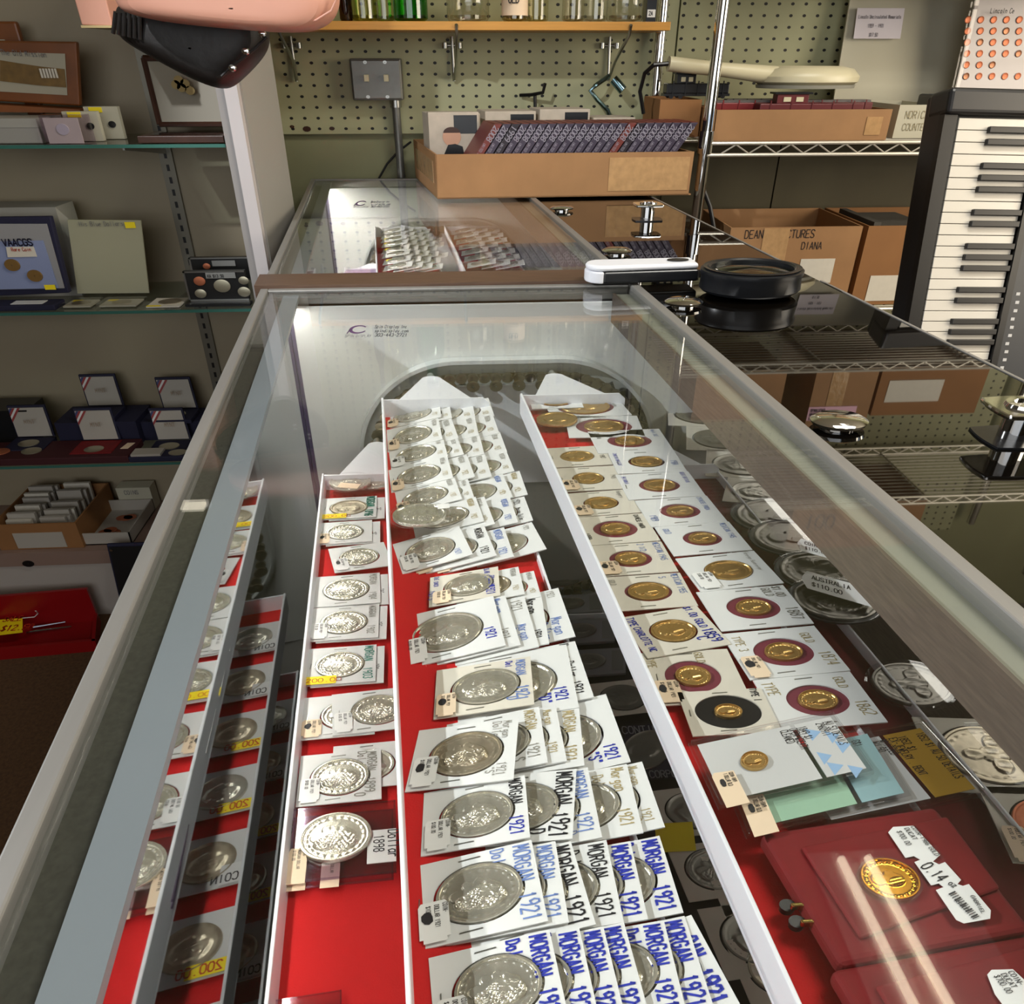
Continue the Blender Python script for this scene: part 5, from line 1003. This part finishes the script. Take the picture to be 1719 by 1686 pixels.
def at(px, py, Y, z=None): p = PY(px, py, Y); return p
# shelf 1
def quad(pts, d, nm, m, par=None, **k): return MB().prism(pts, d).build(nm, m, par, **k)
y_ = 1.70; q4 = [PY(x, y, y_) for x, y in ((0, 66), (128, 70), (134, 178), (0, 162))]; q4 = [q4[0]+Vector((-.15, 0, 0)), q4[1], q4[2], q4[3]+Vector((-.15, 0, 0))]
t = thing('picture_frame', 'wooden framed sepia print of a building, front one on top shelf', 'picture', (q4[2].x-.1, y_, 1.138))
zoff = 1.146-min(p.z for p in q4)
quad(q4, (0, .014, 0), 'frame', mat('brown picture wood', (134, 78, 36), .35, noise=.3, nscale=20), t, bevel=.003)
i4 = [PY(x, y, y_-.002) for x, y in ((0, 84), (109, 90), (113, 160), (0, 146))]; i4[0].x -= .15; i4[3].x -= .15
quad(i4, (0, .001, 0), 'print_paper', mat('print paper', (176, 170, 150), .5), t)
i5 = [PY(x, y, y_-.004) for x, y in ((0, 101), (30, 106), (70, 112), (108, 116), (111, 147), (60, 143), (0, 136))]; quad(i5, (0, .001, 0), 'sepia_landscape', mat('sepia print', (128, 98, 44), .5, noise=.35, nscale=60), t)
q = MB()
for i in range(6): p = PY(70+i*5, 131, y_-.006); q.box(p.x, p.x+.004, y_-.0065, y_-.006, p.z, p.z+.016)
q.build('columned_building', 'cardold', t); q = MB(); text(q, 'The Old Mission', PY(2, 92, y_-.004), (1, 0, -.05), (0, 0, 1), .009, .12); q.build('caption', mat('grey ink'  , (130, 130, 130), .6), t)
b4 = [PY(x, y, y_-.03) for x, y in ((0, 168), (134, 184), (134, 190), (0, 186))]; b4[0].x -= .15; b4[3].x -= .15; quad(b4, (0, .05, 0), 'frame_foot', mat('brown picture wood', (134, 78, 36)), t)
t = thing('picture_frame', 'darker wooden frame standing behind the sepia print', 'picture', (-1.12, 1.76, 1.138)); p = PY(30, 36, 1.76)
MB().box(-1.4, p.x, 1.75, 1.765, 1.14, p.z).build('frame', mat('brown picture wood', (134, 78, 36)), t, bevel=.004); MB().box(-1.38, p.x-.03, 1.748, 1.75, 1.17, p.z-.03).build('print_paper', mat('print paper', (176, 170, 150)), t)
a, b = PY(-60, 238, 1.585), PY(73, 238, 1.585); t = thing('grey_box', 'plain pale grey box at the left front of the top glass shelf', 'box', ((a.x+b.x)/2, 1.62, 1.1385))
MB().box(a.x, b.x, 1.58, 1.68, 1.1385, 1.180).build('body', mat('pale grey box', (150, 148, 142), .6), t, bevel=.002); MB().box(a.x-.001, b.x+.001, 1.579, 1.681, 1.166, 1.181).build('lid', mat('pale grey box 2', (160, 158, 150), .6), t)
a, b = PY(82, 236, 1.575), PY(140, 236, 1.575); t = thing('coin_flip', 'square flip with bright dime, standing in plastic on top shelf', 'coin holder', ((a.x+b.x)/2, 1.58, 1.1385))
MB().box(a.x, b.x, 1.575, 1.577, 1.139, 1.182).build('cardboard', 'cardold', t); MB().lathe([(.0005, .001), (.0095, .001), (.0098, 0), (.0005, 0)], ((a.x+b.x)/2, 1.5745, 1.163), 28, 1.2, 1, axis='y', cap=False).build('coin', mat('bright dime', (240, 240, 240), .3, .5), t)
MB().box(a.x-.004, b.x+.012, 1.571, 1.60, 1.1386, 1.187).build('plastic_bag', 'vinyl', t)
for i, (x0, y0) in enumerate(((112, 1.62), (150, 1.66))):
    p = PY(x0, 220, y0); t = thing('coin_flip', ['flips in a bag with yellow tag behind the bright dime flip', 'grey flip with dark hole and yellow tag nearest the slotted strip'][i], 'coin holder', (p.x+.03, y0, 1.1385)); MB().box(p.x, p.x+.065, y0, y0+.012, 1.139, 1.19+.006*i).build('cardboard', 'beige', t)
    MB().box(p.x+.01, p.x+.035, y0-.001, y0, 1.18+.006*i, 1.189+.006*i).build('price_sticker', 'yellow', t)
    MB().lathe([(.0005, .001), (.006, .001), (.006, 0), (.0005, 0)], (p.x+.048, y0-.001, 1.165), 20, 1.2, 1, axis='y', cap=False).build('coin', 'softblack', t)
t = thing('open_display_box', 'dark wooden display box with lid standing open, right end of top shelf', 'display box', (-.53, 1.6, 1.1385)); a, b = PY(234, 240, 1.575), PY(378, 240, 1.575)
MB().box(a.x, b.x+.0, 1.57, 1.69, 1.139, 1.151).build('tray', 'darkwood', t, bevel=.001); MB().box(a.x+.012, b.x-.01, 1.58, 1.68, 1.1515, 1.1525).build('tray_window', 'film', t)
l0, l1 = PY(268, 209, 1.695), PY(241, 98, 1.72); m = MB().tube(l0, l1, .006, 6); m.tube(l0, (b.x, 1.695, l0.z), .005, 6).tube(l1, (b.x, 1.72, l1.z), .006, 6); m.build('lid_frame', 'darkwood', t)
MB().prism([l0, (b.x, 1.697, l0.z), (b.x, 1.72, l1.z), l1], (0, .003, 0)).build('lid_panel', mat('grey beige panel', (150, 142, 124), .5), t)
q = MB(); 
for (dx, dz) in ((.03, .07), (.04, .065), (.048, .072), (.055, .06), (.037, .078)): q.lathe([(.0005, 0), (.008, 0)], (l0.x+dx+.02, 1.692, l0.z+dz), 10, 1.2, 1, axis='y', cap=False)
q.build('faded_emblem', mat('faded yellow', (170, 146, 90), .6), t)
# shelf 2
zs = .8225; y_ = 1.62
t = thing('velvet_coin_box', 'open navy velvet box with certificate card and two gold coins', 'coin box', (-1.05, y_, zs)); Q = [PY(x, y, y_) for x, y in ((-70, 366), (84, 364), (116, 492), (-70, 500))]
quad(Q, (0, .014, 0), 'lid', 'navy', t, bevel=.002); Q = [PY(x, y, y_-.003) for x, y in ((-70, 376), (78, 376), (108, 484), (-70, 488))]; quad(Q, (0, .002, 0), 'satin_lining', mat('grey satin', (150, 150, 152), .3), t)
Q = [PY(x, y, y_-.006) for x, y in ((0, 406), (72, 404), (98, 484), (0, 486))]; Q[0].x -= .08; Q[3].x -= .08; quad(Q, (0, .002, 0), 'certificate_card', mat('pale blue card', (136, 148, 186), .5), t)
Q = [PY(x, y, y_-.008) for x, y in ((10, 415), (56, 414), (62, 431), (13, 432))]; quad(Q, (0, .001, 0), 'card_panel', 'cardold', t)
q = MB(); text(q, 'VAACGS', PY(6, 413, y_-.009), (1, 0, 0), (0, 0, 1), .013, .2, .8); q.build('card_lettering', 'navy', t)
q = MB(); text(q, 'Rare Coin', PY(20, 422, y_-.0095), (1, 0, 0), (0, 0, 1), .007, .15); q.build('card_lettering', 'redink', t)
for x, y in ((21, 445), (59, 463)): MB().lathe([(.001, .003), (.012, .003), (.0125, .0), (.001, 0)], PY(x, y, y_-.0065), 28, 1.25, 1, axis='y', cap=False).build('gold_coin', mat('dull gold', (170, 134, 80), .4, .8), t)
MB().box(-1.35, PY(92, 500, 1.58).x, 1.568, 1.615, zs, zs+.012).build('base', 'navy', t, bevel=.002); p = PY(40, 505, 1.575); MB().box(p.x-.03, p.x+.035, 1.575, 1.60, zs+.0125, zs+.0135).build('base_card', 'card', t)
p = PY(83, 483, y_-.009); MB().box(p.x-.009, p.x+.013, y_-.0105, y_-.0095, p.z-.004, p.z+.006).build('price_sticker', 'yellow', t)
t = thing('carton', 'pale carton standing behind the navy velvet coin box', 'box', (-1.1, 1.7, zs)); p = PY(100, 345, 1.70); MB().box(-1.4, p.x, 1.68, 1.76, zs, p.z).build('body', mat('pale grey box 2', (160, 158, 150)), t); MB().prism([(p.x, 1.68, p.z), (p.x+.012, 1.70, p.z-.03), (p.x+.018, 1.70, zs+.05), (p.x, 1.68, zs+.03)], (0, .002, 0)).build('flap', mat('pale grey box 2', (160, 158, 150)), t)
t = thing('price_card', 'blank cream card with handwriting and yellow tag on second shelf', 'card', (-.86, 1.66, zs)); Q = [PY(x, y, 1.66) for x, y in ((113, 369), (236, 370), (250, 492), (130, 493))]; zz = min(p.z for p in Q)
quad(Q, (0, .004, 0), 'card', mat('greenish cream card', (168, 166, 140), .6), t); q = MB(); text(q, 'His Blue Dollars', PY(134, 380, 1.658), (1, 0, 0), (0, 0, 1), .009, .12); q.build('handwriting', mat('grey ink', (130, 130, 130)), t)
p = PY(218, 378, 1.658); MB().box(p.x-.010, p.x+.011, 1.6575, 1.6585, p.z-.006, p.z+.006).build('price_sticker', 'yellow', t)
for i, (x0, x1, y0, lb) in enumerate(((104, 160, 1.585, 'flat clear coin holder at the front edge of second shelf'), (165, 236, 1.585, 'flat clear holder with large coin beside it on second shelf'))):
    a, b = PY(x0, 520, y0), PY(x1, 520, y0); t = thing('coin_slab', lb, 'coin slab', ((a.x+b.x)/2, y0+.02, zs)); MB().box(a.x, b.x, y0-.01, y0+.05, zs+.0005, zs+.009).build('clear_shell', 'caps', t, bevel=.001); MB().box(a.x+.006, b.x-.006, y0-.004, y0+.044, zs+.002, zs+.005).build('insert', 'beige', t)
    MB().lathe([(.001, .0), (.018, 0), (.018, .001), (.001, .001)], ((a.x+b.x)/2, y0+.02, zs+.0052), 24, 1.1, .9).build('coin', 'silverw', t); MB().box(a.x+.01, a.x+.03, y0+.03, y0+.042, zs+.0052, zs+.0056).build('price_sticker', 'yellow', t)
a, b = PY(250, 515, 1.59), PY(306, 515, 1.59); t = thing('coin_flip', 'flip with yellow edge and brown coin by the black proof sets', 'coin holder', ((a.x+b.x)/2, 1.61, zs)); MB().box(a.x, b.x, 1.575, 1.64, zs+.0005, zs+.003).build('cardboard', 'cardold', t); MB().lathe([(.001, 0), (.022, 0), (.022, .001), (.001, .001)], ((a.x+b.x)/2+.004, 1.61, zs+.003), 28, 1.1, .9).build('coin', 'silverw', t); MB().box(a.x, a.x+.03, 1.575, 1.583, zs+.0032, zs+.0036).build('price_sticker', 'yellow', t)
def proof(px0, py0, px1, py1, Y, lb, coins):
    a, b = PY(px0, py0, Y), PY(px1, py1, Y); b.z = max(b.z, zs+.0065); t = thing('proof_set', lb, 'coin set', ((a.x+b.x)/2, Y, b.z), 'black proof sets on the second shelf'); MB().box(a.x, b.x, Y, Y+.012, b.z, a.z).build('case', mat('black proof case', (30, 30, 30), .3), t); fr_ = MB().box(a.x, a.x+.004, Y-.001, Y, b.z, a.z).box(a.x, b.x, Y-.001, Y, b.z, b.z+.003).box(a.x, b.x, Y-.001, Y, a.z-.003, a.z); fr_.build('clear_border', 'steel', t)
    for (x, y, r, m) in coins: p = PY(x, y, Y-.001); MB().lathe([(.0005, .0018), (r*.8, .0018), (r, .0012), (r, 0), (.0005, 0)], p, 26, 1.35, 1.05, axis='y', cap=False).build('coin', m, t, True)
    return t
sil = mat('shelf silver', (190, 184, 160), .35, .8)
t = proof(316, 433, 428, 470, 1.66, 'black proof set case standing behind the front one', [(347, 447, .006, 'copper')]); p = PY(357, 447, 1.658); MB().box(p.x, p.x+.05, 1.657, 1.6575, p.z, p.z+.012).build('label', mat('grey label', (140, 140, 136), .5), t)
t = proof(306, 456, 421, 516, 1.60, 'front black proof set case with five coins', [(335, 472, .009, 'copper'), (337, 493, .009, sil), (373, 480, .013, sil), (409, 471, .008, sil), (410, 490, .010, sil)]); p = PY(346, 466, 1.597); MB().box(p.x, p.x+.062, 1.5965, 1.597, p.z-.002, p.z+.010).build('label', mat('grey label', (140, 140, 136)), t)
q = MB(); text(q, 'KA $13.50', (p.x+.004, 1.5955, p.z), (1, 0, 0), (0, 0, 1), .006, .15); q.build('label_printing', 'ink', t)
MB().box(PY(312, 512, 1.58).x, PY(421, 512, 1.58).x, 1.575, 1.598, zs+.0005, zs+.006).build('stand', 'black', t)
# shelf 3: mint boxes
zs = .4585; flag_r = mat('flag red stripe', (150, 50, 50), .5); flag_b = mat('flag blue', (50, 60, 110), .5); satin = mat('white satin lining', (176, 170, 160), .5)
def mint(px, py, w_, Y, lb, z0, base='navy', coin=True, tray_h=.010):
    p = PY(px, py, Y); x0 = p.x; h = .075
    t = thing('mint_box', lb, 'coin box', (x0+w_/2, Y-.03, z0), 'open medal boxes on the third shelf'); d = Vector((-.012, .022, h)); o = Vector((x0, Y, z0+tray_h))
    MB().obox(o, (w_, 0, 0), (0, .006, 0), d).build('lid', 'navy', t, bevel=.001); MB().obox(o+Vector((.004, -.002, .003)), (w_-.008, 0, 0), (0, .001, 0), d*.9).build('lid_lining', satin, t)
    for k, m in enumerate((flag_b, flag_r, 'card', flag_r)):
        o1 = o+Vector((.004, -.0032, .003))+d*.9; MB().prism([o1+Vector((.004+.006*k, 0, 0)), o1+Vector((.010+.006*k, 0, 0)), o1-d*(.17+.09*k)+Vector((0, 0, 0)), o1-d*(.08+.09*k)], (0, .0005, 0)).build('flag_stripe', m, t)
    q = MB(); text(q, 'MINT', o+Vector((w_*.35, -.0034, h*.5)), (1, 0, 0), (-.1, .2, .95), .010, .12); q.build('lining_print', mat('tan print', (150, 130, 110), .6), t)
    MB().box(x0-.002, x0+w_+.004, Y-.07, Y-.002, z0, z0+tray_h).build('base', base, t, bevel=.001)
    if coin: MB().lathe([(.001, 0), (.020, 0), (.020, .002), (.017, .0025), (.001, .0025)], (x0+w_/2, Y-.036, z0+tray_h), 30, 1.2, .9).build('medal', sil, t, True)
    return t
dbox = MB().box(PY(112, 700, 1.72).x, PY(245, 700, 1.72).x, 1.66, 1.76, zs, zs+.062).build('storage_box', 'navy'); tag(dbox, 'dark storage box on third shelf supporting an upper medal box', 'box')
dbox = MB().box(PY(246, 700, 1.72).x, PY(345, 700, 1.72).x, 1.68, 1.76, zs, zs+.05).build('storage_box', 'navy'); tag(dbox, 'dark storage box at the right end of third shelf', 'box')
dbox = MB().box(-1.45, PY(58, 690, 1.72).x, 1.69, 1.77, zs, zs+.085).build('storage_box', 'softblack'); tag(dbox, 'black storage box behind the leftmost medal box', 'box')
mint(152, 694, .088, 1.735, 'white lined medal box with flag stripe, highest on the third shelf', zs+.0625)
mint(278, 700, .086, 1.735, 'medal box with flag stripe, right end back of third shelf', zs+.0505)
mint(25, 724, .090, 1.675, 'medal box with flag stripe, leftmost on the third shelf', zs, tray_h=.02)
red_t = MB().box(-1.42, PY(222, 770, 1.58).x, 1.562, 1.655, zs, zs+.018).build('medal_tray', mat('dark maroon velvet', (60, 12, 20), .7), bevel=.002); tag(red_t, 'long dark maroon tray of medals along the third shelf front', 'tray')
for i, (x, m) in enumerate(((-2, 'copper'), (52, sil), (158, sil))):
    p = PY(x, 755, 1.6); q = MB().lathe([(.001, 0), (.019, 0), (.019, .002), (.016, .003), (.001, .003)], (p.x, 1.600, zs+.0185), 30, 1.2, .9).build('medal', m, smooth=True); tag(q, ['copper medal at the left end of the maroon tray', 'dull silver medal in the left half of maroon tray', 'shiny silver medal in the right half of the maroon tray'][i], 'medal')
q = MB().obox((PY(200, 748, 1.6).x, 1.60, zs+.0185), (.018, 0, 0), (.006, .03, 0), (0, 0, .0008)).build('price_tag', 'cream'); tag(q, 'small cream price tag at right end of the maroon tray', 'tag')
mint(137, 733, .090, 1.648, 'medal box with pinkish lining behind the maroon tray', zs+.0, base='velvet', coin=False, tray_h=.02)
mint(263, 735, .082, 1.655, 'medal box with flag stripe above the open white and navy case', zs+.0, coin=True, tray_h=.012)
t = thing('medal_case', 'flat open case with white pad and one medal, third shelf front right', 'coin box', (-.62, 1.6, zs)); a, b = PY(220, 770, 1.575), PY(318, 770, 1.575)
MB().box(a.x, b.x, 1.562, 1.60, zs, zs+.014).build('base', 'navy', t, bevel=.002); MB().box(a.x+.006, a.x+.075, 1.565, 1.597, zs+.0142, zs+.02).build('white_pad', satin, t); MB().lathe([(.001, 0), (.018, 0), (.018, .002), (.001, .0025)], (a.x+.11, 1.58, zs+.0142), 28, 1.2, .8).build('medal', sil, t, True)
# base deck: cards box, white tray
zs = .2115
a, b = PY(28, 930, 1.58), PY(148, 930, 1.58); t = cbox(a.x-.03, b.x, 1.575, 1.775, zs, zs+.075, 'cardboard_box', 'cardboard box packed with two rows of white coin flips, bottom deck', 'kraftd')
MB().box(a.x+.015, b.x-.04, 1.573, 1.5748, zs+.005, zs+.05).build('white_label', satin, t)
for r in range(2):
    for i in range(13):
        x = a.x-.012+r*.085; y = 1.60+i*.0128
        q = MB().obox((x, y, zs+.006), (.062+.006*((i*3) % 2), 0, 0), (0, .008, 0), (0, .006, .062+.010*((i*5+r) % 3)*.6+.012*(i > 7))).build('coin_flip', satin if (i+r) % 4 else 'cardold')
        tag(q, 'white flip standing on edge, %s from the front in the %s row, bottom deck box' % (ORD[i], 'left' if r == 0 else 'right'), 'coin holder', 'flips standing in the bottom deck box')
a, b = PY(152, 925, 1.6), PY(232, 925, 1.6); t = thing('plastic_tray', 'white plastic tray holding copper coins in bags, bottom deck', 'tray', ((a.x+b.x)/2, 1.67, zs)); e = .003
m = MB().box(a.x, b.x, 1.585, 1.75, zs, zs+.003).box(a.x, b.x, 1.585, 1.588, zs, zs+.035).box(a.x, b.x, 1.747, 1.75, zs, zs+.035).box(a.x, a.x+e, 1.585, 1.75, zs, zs+.035).box(b.x-e, b.x, 1.585, 1.75, zs, zs+.035); m.build('tray_body', satin, t)
for i, (u_, v_) in enumerate(((.05, .12), (.062, .115), (.035, .045), (.055, .05), (.07, .12), (.045, .055))):
    q = MB().lathe([(.001, 0), (.014, 0), (.014, .002), (.001, .002)], (a.x+u_, 1.585+v_, zs+.0035+.0022*(i % 3)), 20, 1.2, .9).build('coin', 'copper'); tag(q, 'copper coin lying in the white plastic tray on the bottom deck', 'coin', 'copper coins in the white tray')
t = thing('envelope_stack', 'stack of pale envelopes behind the white plastic tray', 'envelopes', (b.x-.03, 1.77, zs)); MB().box(a.x+.03, b.x, 1.752, 1.79, zs, zs+.07).build('envelopes', 'beige', t)
q = MB(); text(q, 'COINS', (a.x+.05, 1.7515, zs+.05), (1, 0, 0), (0, 0, 1), .012, .14); q.build('printing', mat('grey ink', (130, 130, 130)), t)
t = thing('tablet', 'dark navy tablet leaning against the white kick board', 'tablet', (-.88, 1.53, 0)); a, b = PY(182, 925, 1.545), PY(236, 1010, 1.5)
MB().obox((a.x, 1.50, .0), (.16, 0, 0), (0, .008, 0), (0, .044, .24)).build('body', 'navy', t, bevel=.004); MB().obox((a.x+.006, 1.499, .008), (.148, 0, 0), (0, .001, 0), (0, .042, .225)).build('screen', 'black', t); MB().lathe([(.001, 0), (.003, 0)], (a.x+.012, 1.536, .226), 12, 1.2, 1, axis='y', cap=False).build('camera_lens', 'chrome', t)
# red tool tray on the floor
z_ = .0; A_ = [P(x, y, .03) for x, y in ((-60, 1050), (164, 1030), (160, 1078), (-60, 1098))]
t = thing('tool_case', 'open red plastic case with tools and yellow tag on the floor', 'tool case', (-1.2, 1.4, 0)); rp = mat('glossy red plastic', (140, 16, 20), .3)
MB().prism([p-Vector((0, 0, .03)) for p in A_], (0, 0, .012)).build('case_bottom', rp, t)
for i in range(4):
    p, q_ = A_[i]-Vector((0, 0, .018)), A_[(i+1) % 4]-Vector((0, 0, .018)); d = (q_-p).normalized(); nn = Vector((-d.y, d.x, 0)); MB().prism([p, q_, q_+nn*-.008, p+nn*-.008], (0, 0, .022 if i != 0 else .105)).build('case_wall', rp, t)
a_ = P(65, 1008, .014); MB().box(a_.x, a_.x+.17, a_.y, a_.y+.006, .012, .026).build('divider', rp, t)
for i, (x0, y0, x1, y1) in enumerate(((2, 1050, 60, 1046), (55, 1053, 110, 1044), (75, 1040, 140, 1038), (-20, 1040, 40, 1035), (45, 1062, 120, 1052))):
    q = MB().tube(P(x0, y0, .022), P(x1, y1, .02), .0035, 8, .002).build('small_tool', 'chrome', smooth=True); tag(q, 'shiny steel hand tool lying in the open red case', 'tool', 'tools in the red case')
a_, b_, c_, d_ = [P(x, y, .05) for x, y in ((-10, 1042), (38, 1038), (38, 1062), (-10, 1068))]
t2 = MB().prism([a_, b_, c_, d_], (0, 0, .001)).build('price_tag', 'yellow'); tag(t2, 'big yellow price tag with string on the red tool case', 'tag')
q = MB(); text(q, 'SALE', P(4, 1044, .0515), (1, .05, 0), (-.05, 1, 0), .018, .16); text(q, '$12.50', P(0, 1060, .0515), (1, .05, 0), (-.05, 1, 0), .020, .16); q.build('printing', 'redink', t2)
MB().poly([P(38, 1038, .052), P(58, 1036, .05), P(64, 1030, .06), P(60, 1026, .10)], .0012, 6).build('string', 'card', t2)
# ------------------------------------------------------------------ bags hanging at the top left
YB_ = 1.30
def blob(pts, Y, d, m, nm, par, lv=2, seam=None):
    mb = MB(); P_ = [PY(x, y, Y) for x, y in pts]; n_ = len(P_); c = sum(P_, Vector())/n_; vs = []
    prof = [(.0, -.5), (.55, -.5), (.86, -.42), (.97, -.2), (1, 0), (.97, .2), (.86, .42), (.55, .5), (.0, .5)]
    for s_, h in prof: vs += [c+(p-c)*max(s_, .02)+Vector((0, h*d, 0)) for p in P_]
    fs = [(k*n_+i, k*n_+(i+1) % n_, (k+1)*n_+(i+1) % n_, (k+1)*n_+i) for k in range(8) for i in range(n_)]
    mb.add(vs, fs); o = mb.build(nm, m, par, True); s = o.modifiers.new('s', 'SUBSURF'); s.levels = s.render_levels = lv; return o
t = thing('leather_bag', 'black leather bag with studs and fringe hanging under the pink bag', 'bag', PY(320, 60, YB_))
blob([(196, -20), (192, 42), (206, 66), (240, 86), (300, 120), (345, 142), (378, 152), (395, 146), (430, 112), (450, 86), (455, 60), (440, -20)], YB_, .10, 'leather', 'bag_body', t)
for i in range(6): MB().tube(PY(194+i*8, 20, YB_-.055), PY(190+i*9, 56+i*2, YB_-.05), .003, 6).build('fringe', 'leather', t, True)
for x, y in ((412, 86), (390, 114), (440, 56)): MB().lathe([(.001, .004), (.004, .003), (.005, 0)], PY(x, y, YB_-.053), 16, 1.2, 1, axis='y').build('stud', 'chrome', t, True)
MB().poly([PY(x, y, YB_-.05) for x, y in ((448, 62), (430, 80), (408, 98), (384, 116), (372, 128))], .0022).build('strap_seam', 'leather', t, True)
t = thing('pink_bag', 'soft pink leather bag with stitched edge at the top left', 'bag', PY(380, 20, YB_-.06))
blob([(188, -60), (190, 8), (215, 24), (260, 35), (330, 44), (400, 50), (460, 55), (520, 56), (553, 44), (570, 22), (574, -10), (560, -60)], YB_-.09, .09, 'pink', 'bag_body', t)
MB().poly([PY(x, y, YB_-.122) for x, y in ((226, -4), (260, 14), (330, 26), (400, 33), (470, 37), (530, 34), (556, 18), (566, -4))], .0014).build('edge_piping', mat('pink piping', (206, 150, 130), .5), t, True)
a, b = PY(133, 42, 1.52), PY(189, 42, 1.52)
t = thing('peach_box', 'peach coloured box end jutting out left of the pink bag', 'box', ((a.x+b.x)/2, 1.6, a.z)); MB().prism([(a.x+.004, 1.52, a.z), (b.x, 1.52, a.z-.002), (b.x-.002, 1.52, 1.5), (a.x-.002, 1.52, 1.5)], (0, .2, 0)).build('body', 'pink', t, bevel=.002)
MB().box(a.x+.003, b.x, 1.518, 1.72, a.z-.004, a.z-.0005).build('bottom_edge', mat('tan edge', (190, 170, 120), .5), t)
